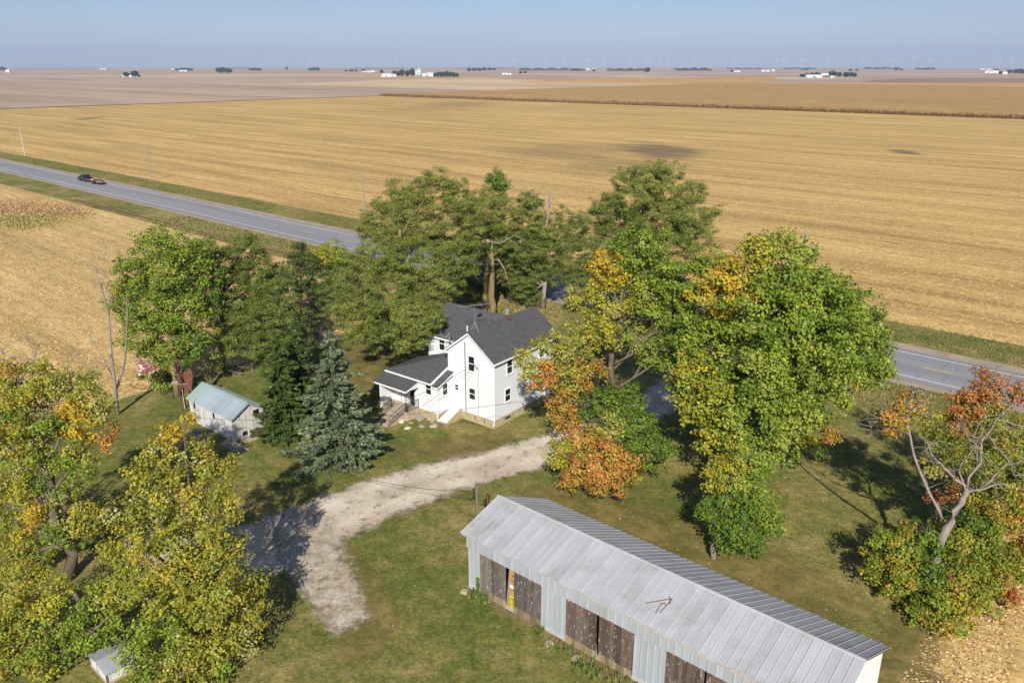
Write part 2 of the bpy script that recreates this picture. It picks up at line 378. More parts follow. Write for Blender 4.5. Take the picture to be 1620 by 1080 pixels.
# weathered barn boards
def wood(name, a_, b_, peel=.5):
    t = NT(name); oi = t.n('ObjectInfo'); v = t.n('VectorMath', operation='ADD'); t.l(t.pos((14,14,.9), obj_space=True), v.inputs[0])
    cb = t.n('CombineXYZ'); t.l(t.math('MULTIPLY', oi.outputs['Random'], 60.0), cb.inputs[0]); t.l(cb.outputs[0], v.inputs[1])
    n = t.noise(v.outputs[0], 1, 5, .7)
    c = t.ramp(n, [(.3, a_), (.7, b_)])
    tone = t.math('ADD', .62, t.math('MULTIPLY', oi.outputs['Random'], .75)); cc = t.n('CombineXYZ')
    for i in range(3): t.l(tone, cc.inputs[i])
    c = t.mix(c, cc.outputs[0], 1.0, 'MULTIPLY')
    if peel:
        pn = t.noise(t.pos((9,9,3.2)), 1, 2, .6)
        c = t.mix(c, (.62,.58,.53), t.ramp(pn, [(.63, 0.0), (.67, peel)]))
    return t.done(c, .9, 0, .2, n, .6, .02)
wood('board_grey', (.085,.072,.060), (.19,.165,.14)); wood('board_brown', (.07,.050,.038), (.155,.115,.09)); wood('kick_board', (.17,.13,.075), (.30,.235,.14), 0)
wood('pole_wood', (.33,.30,.26), (.50,.46,.41), 0); wood('pole_brown', (.10,.055,.03), (.19,.115,.06), 0); wood('beam_pale', (.25,.22,.19), (.42,.38,.33), 0)
plain('rust', (.135,.055,.035), .85, var=.5, scale=4); plain('iron', (.025,.024,.024), .5, .3); plain('steel', (.45,.46,.47), .4, .6, var=.1)
t = NT('vane_rust'); n = t.noise(t.pos((2.2,2.2,2.2), obj_space=True), 1, 5, .7); t.done(t.ramp(n, [(.42, (.15,.055,.04)), (.5, (.30,.16,.13)), (.56, (.55,.50,.47))]), .8, 0, .3, n, .2, .02)
plain('dark_inside', (.012,.011,.010), .95, var=.1); plain('cardboard', (.42,.25,.10), .8, var=.06); plain('sack_yellow', (.62,.50,.02), .6, var=.1); plain('paper_white', (.75,.75,.74), .7, var=.03)
plain('print_dark', (.05,.035,.02), .8, var=.1); plain('red_paint', (.45,.06,.03), .6, var=.2)
plain('rock_tan', (.36,.29,.20), .9, var=.25, scale=3); plain('rock_grey', (.27,.27,.23), .9, var=.25, scale=3); plain('rock_white', (.55,.50,.42), .9, var=.2, scale=3)
plain('truck_paint', (.022,.020,.040), .25, .2, spec=.6); plain('tyre', (.018,.018,.018), .85); plain('rim', (.55,.56,.58), .3, .7); plain('tail_red', (.5,.02,.02), .3)
plain('plywood', (.55,.35,.17), .8); plain('far_white', (.68,.68,.68), .6, var=.05, scale=.1); plain('far_grey', (.36,.37,.38), .7, var=.1, scale=.1); plain('far_red', (.24,.06,.045), .8, var=.1, scale=.1); plain('far_roof', (.20,.19,.19), .8, var=.1, scale=.1); plain('silo', (.62,.66,.66), .35, .5, var=.06, scale=.05)
plain('hazed_white', (.40,.44,.50), .5, var=.02, scale=.01); plain('mast_red', (.40,.16,.13), .6, var=.02, scale=.01); plain('wire', (.03,.03,.03), .6); plain('yellow_post', (.70,.45,.02), .5); plain('bleach_blue', (.05,.16,.45), .4)  # turbine and mast white greyed towards the sky, painting in distance haze
plain('brush', (.16,.115,.075), .9, var=.3, scale=3)
t = NT('standing_corn'); n1 = t.noise(t.pos((.35,1.2,.5), ROT), 1, 4, .7); n2 = t.noise(t.pos((.008,.05,1), ROT), 1, 4, .6)
c = t.ramp(n1, [(.3, (.27,.155,.055)), (.52, (.43,.27,.105)), (.7, (.53,.35,.15))]); c = t.mix(c, t.ramp(n2, [(.3,(.78,.76,.76)),(.7,(1.1,1.1,1.1))]), .7, 'MULTIPLY'); t.done(c, .95, 0, .1, n1, 1.0, .5)

# ------------------------------------------------------------------ the land
def sheet(name, pts, mat, label=None, z=None):
    P = [(p[0], p[1], p[2] if z is None else z) for p in pts]
    a2 = sum(P[i][0]*P[(i+1) % len(P)][1]-P[(i+1) % len(P)][0]*P[i][1] for i in range(len(P)))
    if a2 < 0: P = P[::-1]
    return struct(name, MB().add(P, [tuple(range(len(P)))]), mat, label)
LAND_R = 15500.0
m = MB(); n = 128
m.add([(LAND_R*math.cos(2*math.pi*k/n), LAND_R*math.sin(2*math.pi*k/n), -.60) for k in range(n)], [tuple(range(n))])
struct('ground', m, 'far_land', 'flat tan patchwork farmland reaching the hazy horizon')
def strect(s0, s1, t0, t1): return [ST(s0,t0), ST(s1,t0), ST(s1,t1), ST(s0,t1)]
sheet('harvested_field', [G(-700,215), G(-60,172.5), G(578,152.5), G(800,144), G(640,125.5), G(520,122), G(0,121), G(-500,121)], 'pink_field', 'pale pinkish harvested field beyond the side road', -.40)
sheet('pale_field', [G(440,133), G(610,126.5), G(760,123.5), G(900,129.5), G(1155,133.5), G(1090,137), G(800,144.3), G(600,137)], 'cream_field', 'cream coloured strip field in the middle distance', -.36)
sheet('golden_field', [G(808,129.4), G(1000,123.2), G(1220,120.8), G(1235,128), G(1180,132.8), G(1050,132.8)], 'gold_field', 'narrow golden field in the far middle distance', -.33)
sheet('golden_field', [G(1215,131.8), G(1400,130), G(2300,130), G(2300,141), G(1160,141)], 'gold_field', 'golden field behind the standing corn on the right', -.34)
sheet('ploughed_field', [G(1360,128.5), G(1430,124), G(1800,124.2), G(1800,131), G(1400,130.4)], 'dark_field', 'dark grey ploughed strip on the far right', -.30)
sheet('stubble_field', strect(-641, 1200, 17.5, 486), 'stubble_far', 'broad golden corn stubble field across the highway', -.02)
sheet('stubble_field', strect(-1400, -30.5, -900, -9), 'stubble_near', 'pale corn stubble field left of the farmyard', -.025)
sheet('stubble_field', strect(36.5, 900, -900, -9), 'stubble_near', 'littered corn stubble at the lower right corner', -.022)
# side road far left with a grass verge
sheet('grass_verge', strect(-650, -639, -300, 500), 'green_verge', 'thin green verge along the far side road', -.012)
sheet('side_road', strect(-657, -651, -400, 1300), 'shoulder', 'narrow pale side road between the fields', -.010)
# highway
sheet('road_verge', strect(-1500, 1200, -11.5, -1.0), 'verge', 'grass verge on the house side of the highway', -.008)
sheet('road_verge', strect(-1500, 1200, 8.6, 18.6), 'verge', 'grass verge on the field side of the highway', -.004)
sheet('road_shoulder', strect(-1500, 1200, -2.6, 10.6), 'shoulder', 'gravel shoulder along both sides of the highway', 0.0)
rd = sheet('highway', strect(-1500, 1200, -1.25, 8.55), 'asphalt', 'two lane grey asphalt highway', .03)
sheet('edge_line', strect(-1500, 1200, -.075, .075), 'white_line', 'white edge line on the near side of the highway', .036)
sheet('edge_line', strect(-1500, 1200, 7.42, 7.57), 'white_line', 'white edge line on the far side of the highway', .036)
for k in range(-40, 9):
    if not (-330 < k*12.2 < 70): continue
    d_ = sheet('lane_dash', strect(k*12.2, k*12.2+3.05, 3.63, 3.87), 'yellow_line', None, .036)
    d_['label'] = 'faded yellow centre dash painted on the highway'; d_['group'] = 'yellow dashes along the highway'
# ditch spoil: thin red-brown bank on the house side
m = MB()
for i in range(60):
    s0 = -160 + i*2.0
    w = .35 + .25*random.random()
    m.hexa([ST(s0,-9.6-w,-.02), ST(s0+2.05,-9.6-w,-.02), ST(s0+2.05,-9.6+w,-.02), ST(s0,-9.6+w,-.02), ST(s0,-9.7,.12+.1*random.random()), ST(s0+2.05,-9.7,.12+.1*random.random()), ST(s0+2.05,-9.5,.12), ST(s0,-9.5,.12)])
struct('earth_bank', m, 'rust', 'low reddish earth bank between the verge and left field')
# lawn
sheet('lawn', strect(-30.5, 36.8, -140, -9.5), 'lawn', 'worn green and straw coloured lawn of the farmyard', 0.0)

def ribbon(name, pts, widths, mat, label, z, nw=9, sub=6):
    P = [np.array(p[:2]) for p in pts]; Q = []; W = []
    for i in range(len(P)-1):                       # Catmull-Rom
        p0, p1, p2, p3 = P[max(i-1,0)], P[i], P[i+1], P[min(i+2,len(P)-1)]
        for k in range(sub):
            u = k/sub
            Q.append(.5*((2*p1)+(-p0+p2)*u+(2*p0-5*p1+4*p2-p3)*u*u+(-p0+3*p1-3*p2+p3)*u**3)); W.append(widths[i]*(1-u)+widths[i+1]*u)
    Q.append(P[-1]); W.append(widths[-1])
    V = []; F = []; ED = []; AC = []
    for i, q in enumerate(Q):
        d = Q[min(i+1,len(Q)-1)]-Q[max(i-1,0)]; d = d/np.linalg.norm(d); nn = np.array([-d[1], d[0]])
        endf = min(1.0, min(i, len(Q)-1-i)/3.0)
        for k in range(nw):
            u = k/(nw-1)*2-1; p = q+nn*u*W[i]/2; V.append((p[0], p[1], z)); ED.append(min(endf, (1-abs(u))*1.7)); AC.append(abs(u))
    for i in range(len(Q)-1):
        for k in range(nw-1): F.append((i*nw+k, (i+1)*nw+k, (i+1)*nw+k+1, i*nw+k+1)[::-1])
    o = struct(name, MB().add(V, F), mat, label)
    a = o.data.attributes.new('edge', 'FLOAT', 'POINT'); a.data.foreach_set('value', np.clip(np.array(ED), 0, 1)); a = o.data.attributes.new('across', 'FLOAT', 'POINT'); a.data.foreach_set('value', np.array(AC))
    return o
ribbon('gravel_driveway', [G(175,892), G(270,880), G(400,868), G(480,838), G(590,790), G(720,748), G(860,712), G(960,676), G(1035,640), G(1078,606), ST(6,-9), ST(5,-1.5)],
       [8,8.6,9.0,8.6,7.6,6.8,6.4,6.0,6.0,6.2,7.5,11], 'gravel', 'pale gravel driveway curving past the house to the highway', .006)
ribbon('gravel_patch', [G(455,800), G(480,850), G(505,900), G(535,950), G(560,1010)], [5,6.6,6.2,5.0,3.0], 'gravel_thin', 'worn gravel apron running down from the driveway', .010, 15)
for pts, w, lab in [([G(745,940), G(850,990), G(960,1060), G(1080,1140)], [1.0,1.4,1.6,1.6], 'worn dirt strip along the barn doors'),
                    ([G(1400,1015), G(1450,1060), G(1500,1100)], [2,3.0,3.5], 'bare dirt at the right end of the barn'),
                    ([G(640,705), G(720,720), G(800,700)], [1.5,3.0,2.0], 'bare brown patch below the house wall'),
                    ([G(520,860), G(560,920), G(585,985), G(560,1050)], [3,4.5,4.5,2.5], 'dry brown grass around the gravel apron'),
                    ([G(520,850), G(650,800), G(780,760)], [2,2.4,2.0], 'dry rim along the near side of the driveway'),
                    ([G(780,678), G(700,670), G(650,676)], [1.2,1.6,1.4], 'bare soil along the house foundation')]:
    ribbon('dirt_patch', pts, w, 'dry_grass' if lab.startswith('dry') else 'bare_dirt', lab, .005 if lab.startswith('dry') else .014)

for pts, w, lab, z_ in [([G(800,790), G(930,815), G(1080,870), G(1240,940), G(1360,1010)], [6,11,13,11,6], 'straw coloured dry lawn behind the barn', .016),
                    ([ST(36.6,-62), ST(36.9,-50), ST(36.4,-38), ST(36.8,-20), ST(36.5,-9)], [3,4,4.5,4,3], 'dry fringe of grass along the right stubble edge', .018),
                    ([G(560,620), G(620,560), G(560,560), G(480,600)], [5,9,9,5], 'dry lawn left of the house', .017),
                    ([G(600,720), G(700,705), G(830,690)], [3,5,4], 'dry lawn below the house', .019)]:
    ribbon('dry_lawn', pts, w, 'dry_grass', lab, z_, 17, 8)
# ------------------------------------------------------------------ scattered residue, weeds and grass (uncountable)
def cards(name, P, T, B, colr, mat, parent=None):
    """kite-shaped leaves: P centres, T half length vectors, B half width vectors, colr rgb per leaf"""
    n = len(P)
    V = np.empty((n, 4, 3), np.float32)
    V[:,0] = P-T; V[:,1] = P+B+T*.1; V[:,2] = P+T; V[:,3] = P-B+T*.1
    me = bpy.data.meshes.new(name)
    me.vertices.add(4*n); me.vertices.foreach_set('co', V.ravel())
    me.loops.add(4*n); me.loops.foreach_set('vertex_index', np.arange(4*n, dtype=np.int32))
    me.polygons.add(n); me.polygons.foreach_set('loop_start', np.arange(0, 4*n, 4, dtype=np.int32)); me.polygons.foreach_set('loop_total', np.full(n, 4, np.int32))
    a = me.attributes.new('col', 'FLOAT_COLOR', 'POINT')
    C = np.ones((n, 4, 4), np.float32); C[:,:,:3] = colr[:,None,:]; a.data.foreach_set('color', C.ravel())
    me.update(); me.validate()
    me.materials.append(MAT[mat])
    return obj(name, me, None, parent)
def unit(v): return v/(np.linalg.norm(v, axis=-1, keepdims=True)+1e-9)
def scatter_straw(name, n, s_rng, t_rng, label, wcam=True, length=.5):
    S = rng.uniform(*s_rng, n*3); Tt = rng.uniform(*t_rng, n*3)
    XY = R0+S[:,None]*E1+Tt[:,None]*E2
    dist = np.hypot(XY[:,0], XY[:,1]); ang = np.abs(np.arctan2(XY[:,0], XY[:,1]))
    keep = (ang < .66) & (XY[:,1] > 25) & (rng.random(n*3) < np.clip(90/dist, 0, 1)**1.6)
    XY = XY[keep][:n]; k = len(XY)
    th = np.where(rng.random(k) < .55, ROAD_ROT+rng.normal(0,.25,k), rng.uniform(0, 6.28, k))
    L = rng.uniform(.35,1.0,k)*length; el = rng.uniform(-.1,.5,k)
    T = np.stack([np.cos(th)*np.cos(el), np.sin(th)*np.cos(el), np.sin(el)],1)*L[:,None]/2
    rv = unit(rng.normal(size=(k,3))); B = unit(np.cross(T, rv))*rng.uniform(.02,.055,k)[:,None]
    P = np.c_[XY, np.abs(T[:,2])+.01]
    v = rng.random(k)[:,None]
    C = np.where(v < .6, np.array([.66,.48,.24]), np.where(v < .85, np.array([.47,.30,.11]), np.array([.25,.15,.06])))*rng.uniform(.75,1.15,(k,1))
    o = cards(name, P, T, B, C, 'straw'); return tag(o, label, 'corn residue', kind='stuff')
scatter_straw('corn_residue', 50000, (-260, 120), (18.8, 170), 'chopped golden corn stalks littering the field across the highway', length=.42)
scatter_straw('corn_residue', 32000, (-190, -31), (-110, -12), 'chopped pale corn stalks littering the left field')
scatter_straw('corn_residue', 22000, (37, 60), (-75, -12), 'corn husks and stalks littering the lower right corner', length=.28)
def scatter_grass(name, XY, h, cols, label, cat, width=.03, lean=.5, mat='straw'):
    k = len(XY); th = rng.uniform(0, 6.28, k); le = rng.uniform(0, lean, k)
    H = h*rng.uniform(.5,1.2,k)
    T = np.stack([np.cos(th)*np.sin(le), np.sin(th)*np.sin(le), np.cos(le)],1)*H[:,None]/2
    B = np.stack([np.cos(th+1.57), np.sin(th+1.57), 0*th],1)*rng.uniform(.6,1.4,k)[:,None]*width
    P = np.c_[XY, T[:,2]]
    C = np.array(cols)[rng.integers(0, len(cols), k)]*rng.uniform(.7,1.25,(k,1))
    return tag(cards(name, P, T, B, C, mat), label, cat, kind='stuff')
# lawn grass tufts, denser near the camera
n = 150000
S = rng.uniform(-30, 36.5, n*2); Tt = -9.8-rng.random(n*2)**.8*75
XY = R0+S[:,None]*E1+Tt[:,None]*E2
keep = (np.abs(np.arctan2(XY[:,0], XY[:,1])) < .64) & (XY[:,1] > 30); XY = XY[keep][:n]
def outside_house(XY):
    q = XY-np.array([-1.539,63.291]); a = R(-38.0); u = q[:,0]*math.cos(a)+q[:,1]*math.sin(a); v = -q[:,0]*math.sin(a)+q[:,1]*math.cos(a)
    inh = (u > -11) & (u < .1) & (v > -5.8) & (v < 9.3)
    q = XY-np.array([-3.08,40.99]); a = R(-41.0); u = q[:,0]*math.cos(a)+q[:,1]*math.sin(a); v = -q[:,0]*math.sin(a)+q[:,1]*math.cos(a)
    inb = (u > .2) & (u < 22) & (v > .2) & (v < 8)
    return ~(inh | inb)
dv = [G(175,892), G(270,880), G(400,868), G(480,838), G(590,790), G(720,748), G(860,712), G(960,676), G(1035,640), G(1078,606), ST(6,-9)]
def far_from_drive(XY, w):
    ok = np.ones(len(XY), bool)
    for a, b in list(zip(dv[:-1], dv[1:]))+[(G(480,830), G(545,960))]:
        a = a[:2]; b = b[:2]; ab = b-a; u = np.clip(((XY-a)@ab)/(ab@ab), 0, 1); ok &= np.linalg.norm(XY-(a+u[:,None]*ab), axis=1) > w
    return ok
XY = XY[outside_house(XY)]; XY = XY[far_from_drive(XY, 2.1)]
patch = np.sin(XY[:,0]*.41+1.3*np.sin(XY[:,1]*.23))+np.sin(XY[:,1]*.37+XY[:,0]*.12)
gr = XY[(patch > -.2) & (rng.random(len(XY)) < .9)]
scatter_grass('lawn_grass', gr[rng.random(len(gr)) < .4], .07, [(.11,.16,.026),(.15,.18,.036),(.20,.19,.05),(.26,.22,.07)], 'short mown grass tufts across the yard', 'grass', .028, .9)
# fallen leaves
k = 1500; i = rng.integers(0, len(XY), k); P = np.c_[XY[i], np.full(k,.05)]
T = unit(np.c_[rng.normal(size=(k,2)), rng.normal(0,.25,k)])*.06; B = unit(np.cross(T, np.array([0,0,1.])))*.045
tag(cards('fallen_leaves', P, T, B, np.array([(.55,.40,.16),(.42,.22,.06),(.55,.47,.28),(.30,.17,.06)])[rng.integers(0,4,k)], 'straw'), 'yellow and tan fallen leaves scattered on the lawn', 'leaves', kind='stuff')
# weed patch in the left field
cen = [(20,330,60,16),(90,332,60,14),(60,345,80,14),(130,338,30,10),(-40,345,60,18),(30,355,60,10)]
XY = []
for px, py, wx, wy in cen:
    q = np.c_[rng.normal(px, wx*.55, 3600), rng.normal(py, wy*.5, 3600)]
    XY += [G(a, b)[:2] for a, b in q if 302 < b < 370 and rng.random() < 1.2-max(0, a-60-abs(b-338)*-1.2)/85]
XY = np.array(XY); h_ = XY[:,1]
scatter_grass('weed_patch', XY[h_ > np.median(h_)][::2], .6, [(.36,.20,.10),(.42,.27,.13),(.30,.19,.08),(.46,.34,.18)], 'reddish brown tall weeds in a hollow of the left field', 'weeds', .09, 1.1)
scatter_grass('weed_patch', XY[h_ <= np.median(h_)][::2], .5, [(.36,.28,.09),(.28,.25,.07),(.45,.34,.14),(.22,.21,.06)], 'yellow green weeds along the near side of the hollow', 'weeds', .09, 1.2)
# rough grass on the near verge by the mailbox post
S = rng.uniform(-120, 60, 16000); Tt = rng.uniform(-11.2,-2.8,16000); XY = R0+S[:,None]*E1+Tt[:,None]*E2
scatter_grass('verge_grass', XY, .32, [(.22,.19,.06),(.30,.24,.10),(.14,.15,.035),(.36,.28,.13)], 'rough tan grass on the verge beside the highway', 'grass', .05, .8)
S = rng.uniform(-260, 80, 22000); Tt = rng.uniform(10.8,18.9,22000); XY = R0+S[:,None]*E1+Tt[:,None]*E2
scatter_grass('verge_grass', XY, .32, [(.15,.155,.038),(.20,.175,.055),(.12,.135,.03),(.28,.22,.085)], 'green grass on the verge across the highway', 'grass', .05, .8)
# ------------------------------------------------------------------ standing corn
ns, nt_ = 210, 90
ss = np.linspace(-634, 1000, ns); tt = 487+np.linspace(0, 1, nt_)**1.8*790
V = []
for j in range(nt_):
    for i in range(ns):
        q = ST(ss[i]+rng.normal(0,1.5)*(0 < i < ns-1), tt[j]+rng.normal(0,.35))
        V.append((q[0], q[1], 2.55+rng.normal(0,.16)-.3*(.5+.5*math.sin(ss[i]*.011+tt[j]*.006))))
F = [(j*ns+i, j*ns+i+1, (j+1)*ns+i+1, (j+1)*ns+i) for j in range(nt_-1) for i in range(ns-1)]
nb = len(V)
for i in range(ns): q = ST(ss[i], 487.2); V.append((q[0], q[1], -.1))
F += [(nb+i, nb+i+1, i+1, i) for i in range(ns-1)]
n2 = len(V)
for j in range(nt_): q = ST(-634, tt[j]); V.append((q[0], q[1], -.1))
F += [(j*ns, (j+1)*ns, n2+j+1, n2+j) for j in range(nt_-1)]
tag(obj('standing_corn', MB().add(V, F), 'standing_corn'), 'block of dry standing corn behind the stubble', 'corn', kind='stuff')
k = 42000
S = rng.uniform(-640, 500, k); Tt = 485.2+rng.random(k)**1.5*7
XY = R0+S[:,None]*E1+Tt[:,None]*E2
scatter_grass('corn_stalks', XY, 3.0, [(.165,.098,.048),(.21,.125,.058),(.13,.078,.038),(.27,.17,.08)], 'brown ragged edge of the standing corn facing the stubble', 'corn', .11, .3)

# ------------------------------------------------------------------ leaf crowns
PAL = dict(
 maple=[(.165,.245,.024),(.205,.275,.030),(.255,.305,.038),(.115,.19,.018),(.32,.34,.055)],
 maple_y=[(.29,.305,.034),(.355,.33,.036),(.23,.275,.030),(.42,.35,.036)],
 yellow=[(.55,.37,.035),(.47,.34,.036),(.34,.31,.036),(.58,.36,.034)],
 golden=[(.32,.305,.036),(.385,.325,.038),(.255,.28,.034),(.45,.335,.038),(.41,.42,.15),(.20,.24,.028)],
 orange=[(.50,.24,.05),(.46,.19,.042),(.42,.30,.04),(.35,.28,.04),(.50,.23,.07),(.26,.245,.034)],
 redor=[(.44,.16,.055),(.47,.20,.05),(.38,.145,.055),(.38,.28,.045),(.24,.23,.034)],
 red=[(.34,.085,.05),(.40,.125,.055),(.34,.15,.055),(.36,.25,.05)],
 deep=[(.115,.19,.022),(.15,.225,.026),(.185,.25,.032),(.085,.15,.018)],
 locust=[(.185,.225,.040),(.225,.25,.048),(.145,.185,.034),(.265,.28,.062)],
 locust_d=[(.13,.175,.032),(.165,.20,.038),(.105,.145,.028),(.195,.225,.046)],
 pine=[(.06,.095,.022),(.085,.12,.026),(.11,.135,.03)],
 spruce=[(.075,.12,.028),(.10,.145,.034),(.125,.165,.04)],
 blue=[(.165,.21,.105),(.20,.245,.13),(.13,.17,.085),(.24,.28,.16)],
 pear=[(.30,.32,.035),(.19,.25,.028),(.47,.39,.04)],
 far=[(.050,.070,.034),(.065,.082,.038),(.040,.058,.030)],
 mixed=[(.20,.265,.026),(.155,.23,.024),(.26,.285,.034),(.37,.32,.04),(.38,.24,.04),(.18,.245,.026)],
)
LEAVES = [0]
def crown_mesh(name, lobes, density, size, clump=1.0, mat='leaf', parent=None, per=46, flat=.75, droop=.0, hole=.42, asp=.40):
    """lobes: (centre, radius xyz, palette, fullness). Each lobe is a set of separate leafy sprays on twig ends, with gaps between them."""
    Ps, Ts, Bs, Cs = [], [], [], []
    C0 = np.array([l_[0] for l_ in lobes]); R_ = np.array([l_[1] for l_ in lobes])
    for li, (c, r, pal, full) in enumerate(lobes):
        Rm = (r[0]*r[1]*r[2])**(1/3)
        cr0 = clump*(.32+.16*Rm)
        nc = max(5, int(full*6.0*(Rm/cr0)**2))
        dirs = unit(rng.normal(size=(nc,3))); rad = .50+.62*rng.random(nc)**.75
        rad *= 1+.12*np.sin(dirs[:,0]*5+li)+.12*np.sin(dirs[:,2]*6+dirs[:,1]*4+li*2)
        cc = np.array(c)+dirs*rad[:,None]*np.array(r)
        ok = cc[:,2] > .35
        for lj in range(len(lobes)):
            if lj != li: ok &= np.linalg.norm((cc-C0[lj])/R_[lj], axis=1) > hole
        cc = cc[ok]; dirs = dirs[ok]; nc = len(cc)
        if nc == 0: continue
        cr = cr0*rng.uniform(.5,1.15,nc)
        pc = np.array(PAL[pal]); base = (.75*pc[rng.integers(0, len(pc), nc)]+.25*pc.mean(0))*rng.uniform(.92,1.26,(nc,1))
        m_ = np.maximum(8, (density*cr**2*(.2/size)**1.6*rng.uniform(.7,1.3,nc)).astype(int)); idx = np.repeat(np.arange(nc), m_); N = len(idx)
        off = unit(rng.normal(size=(N,3)))*(rng.random((N,1))**.45)
        ax = unit(dirs+np.array([0,0,.15])+.35*rng.normal(size=(nc,3)))[idx]
        al = np.sum(off*ax, 1, keepdims=True)
        P = off+ax*al*.45; P[:,2] *= flat; P = cc[idx]+P*cr[idx][:,None]
        P[:,2] -= droop*np.abs(rng.normal(size=N))*cr[idx]
        nrm = unit(.60*off+.40*dirs[idx]+np.array([0,0,.50])+.72*unit(rng.normal(size=(N,3))))
        tv = unit(np.cross(nrm, rng.normal(size=(N,3)))+np.array([0,0,-.3]))
        bv = unit(np.cross(nrm, tv))
        s = size*rng.uniform(.6,1.35,N)[:,None]
        Ps.append(P); Ts.append(tv*s*.55); Bs.append(bv*s*asp)
        C = base[idx]*rng.uniform(.80,1.24,(N,1)); alt = rng.random(N) < .18; C[alt] = pc[rng.integers(0, len(pc), alt.sum())]
        Cs.append(C*rng.uniform(.92,1.08,(N,3)))
    LEAVES[0] += sum(len(p) for p in Ps)
    o = cards(name, np.concatenate(Ps), np.concatenate(Ts), np.concatenate(Bs), np.concatenate(Cs), mat, parent)
    o['kind'] = 'stuff'; return o
def bend(a, b, sag=0.0, n=5, j=.0):
    a = np.array(a, float); b = np.array(b, float); L = np.linalg.norm(b-a); out = []
    for i in range(n+1):
        u = i/n; p = a*(1-u)+b*u; p[2] += sag*4*u*(1-u)*L
        if 0 < i < n: p += rng.normal(size=3)*j*L
        out.append(p)
    return out
def limbs(mb, base, top, lobes, r0, fork=.35, twigs=5):
    """trunk with limbs bending out to every lobe"""
    base = np.array(base, float); top = np.array(top, float)
    tr = bend(base, top, 0, 7, .018); rr = [r0*(1.25 if i == 0 else 1)*(1-.62*i/7) for i in range(8)]
    mb.tube(tr, rr, 8)
    H = top[2]-base[2]
    for c, r, pal, full in lobes:
        c = np.array(c)
        f = np.clip(min((c[2]-base[2])/max(H,.1)-.28, .95), max(.08, fork*.6), .97)
        a = tr[0]*(1-f)+tr[-1]*f; i0 = f*7; q = tr[int(i0)]; q2 = tr[min(7, int(i0)+1)]; a = q*(1-(i0-int(i0)))+q2*(i0-int(i0))
        rl = r0*(1-.62*f)*.52
        path = bend(a, c+np.array([0,0,.25*r[2]]), .06, 5, .03)
        mb.tube(path, [rl*(1-.78*k/5) for k in range(6)], 6)
        for _ in range(twigs):
            st = path[rng.integers(2, 6)]; e = c+unit(rng.normal(size=3)*np.array([1,1,.7])+np.array([0,0,.25]))*np.array(r)*rng.uniform(.7,1.0)
            if e[2] < .3: continue
            mb.tube(bend(st, e, .04, 3, .04), [rl*.28, rl*.2, rl*.13, .012], 4, False)
def px_lobes(Y, L):
    out = []
    for l_ in L:
        px, py, rp, pal = l_[:4]; dY = l_[4] if len(l_) > 4 else 0.0; full = l_[5] if len(l_) > 5 else 1.0
        c = at(px, py, Y+dY); r = rp*mpp(Y+dY)
        ry = r*1.05
        if c[2] < r*.5:
            c = G(px, py, r*.5); r = rp*mpp(c[1]); ry = r
        out.append((c, (r, ry, r*.92), pal, full))
    return out
def tree(name, label, basepx, Y, L, density=300, size=.27, clump=.95, barkm='bark', r0=None, droop=0.0, per=46, group=None, cat='tree', top=None, twigs=5, flat=.75, base_xy=None, hole=.42):
    lobes = px_lobes(Y, L)
    b = at(basepx, 540, Y); b[2] = 0.0
    zmax = max(l_[0][2]+l_[1][2] for l_ in lobes)
    cx = np.mean([l_[0] for l_ in lobes], axis=0)
    if top is None: top = np.array([.45*b[0]+.55*cx[0], .5*b[1]+.5*cx[1], zmax*.72])
    root = empty(name, b); off = b.copy()
    lobes = [(c-off, r, p, f) for c, r, p, f in lobes]
    mb = MB(); limbs(mb, (0,0,-.1), top-off, lobes, r0 or zmax*.022, twigs=twigs); obj('trunk', mb, barkm, root, True)
    fine = name in ('locust_tree','elm_tree')
    crown_mesh('crown', lobes, 285 if fine else 195, .155 if fine else (size*.60 if Y < 47 else size*.72), .85 if fine else 1.0, parent=root, droop=droop, flat=.55 if fine else flat, hole=.48, asp=.26 if fine else .40)
    return tag(root, label, cat, group)

# ---- big maple right of centre
tree('maple_tree', 'huge round green maple with yellow patches, right of the house', 1225, 58, [
 (1185,425,52,'maple_y'),(1150,470,50,'yellow',-1.5,.9),(1240,425,58,'maple'),(1300,472,50,'maple'),(1345,500,48,'maple'),(1365,555,40,'maple',-1),(1392,580,24,'maple',-2),(1375,520,30,'maple'),(1085,600,30,'maple',-4),(1100,520,40,'maple',-1),
 (1200,500,70,'maple',-3),(1270,510,75,'maple',-3),(1320,540,55,'maple',-3),(1380,588,24,'maple',-3),(1110,560,48,'maple',-3),(1170,580,70,'maple',-5),(1250,590,70,'maple',-5),
 (1310,600,48,'maple',-4),(1120,630,48,'maple_y',-5),(1190,655,62,'maple',-6),(1255,650,50,'maple',-6),(1140,690,42,'maple_y',-6),(1200,712,45,'maple',-7),(1095,590,30,'maple_y',-5),
 (1235,410,34,'maple_y',1,.8),(1280,442,30,'maple',2),(1130,430,36,'maple',2),(1220,520,70,'maple',3),(1300,520,60,'maple',4),(1240,600,60,'maple',2)], 330, .30, 1.0, r0=.48, twigs=3)
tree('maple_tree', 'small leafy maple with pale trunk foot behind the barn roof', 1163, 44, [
 (1175,760,40,'maple'),(1205,785,34,'maple'),(1150,795,32,'deep'),(1185,830,42,'deep',-1),(1160,840,32,'deep',-.5),(1210,830,28,'maple'),(1190,855,26,'deep',-.6),(1145,850,22,'deep',-.4),(1125,810,22,'deep'),(1165,740,26,'maple_y'),(1140,750,26,'maple_y'),(1190,720,26,'maple')], 420, .24, .65, 'bark_dead', .2)
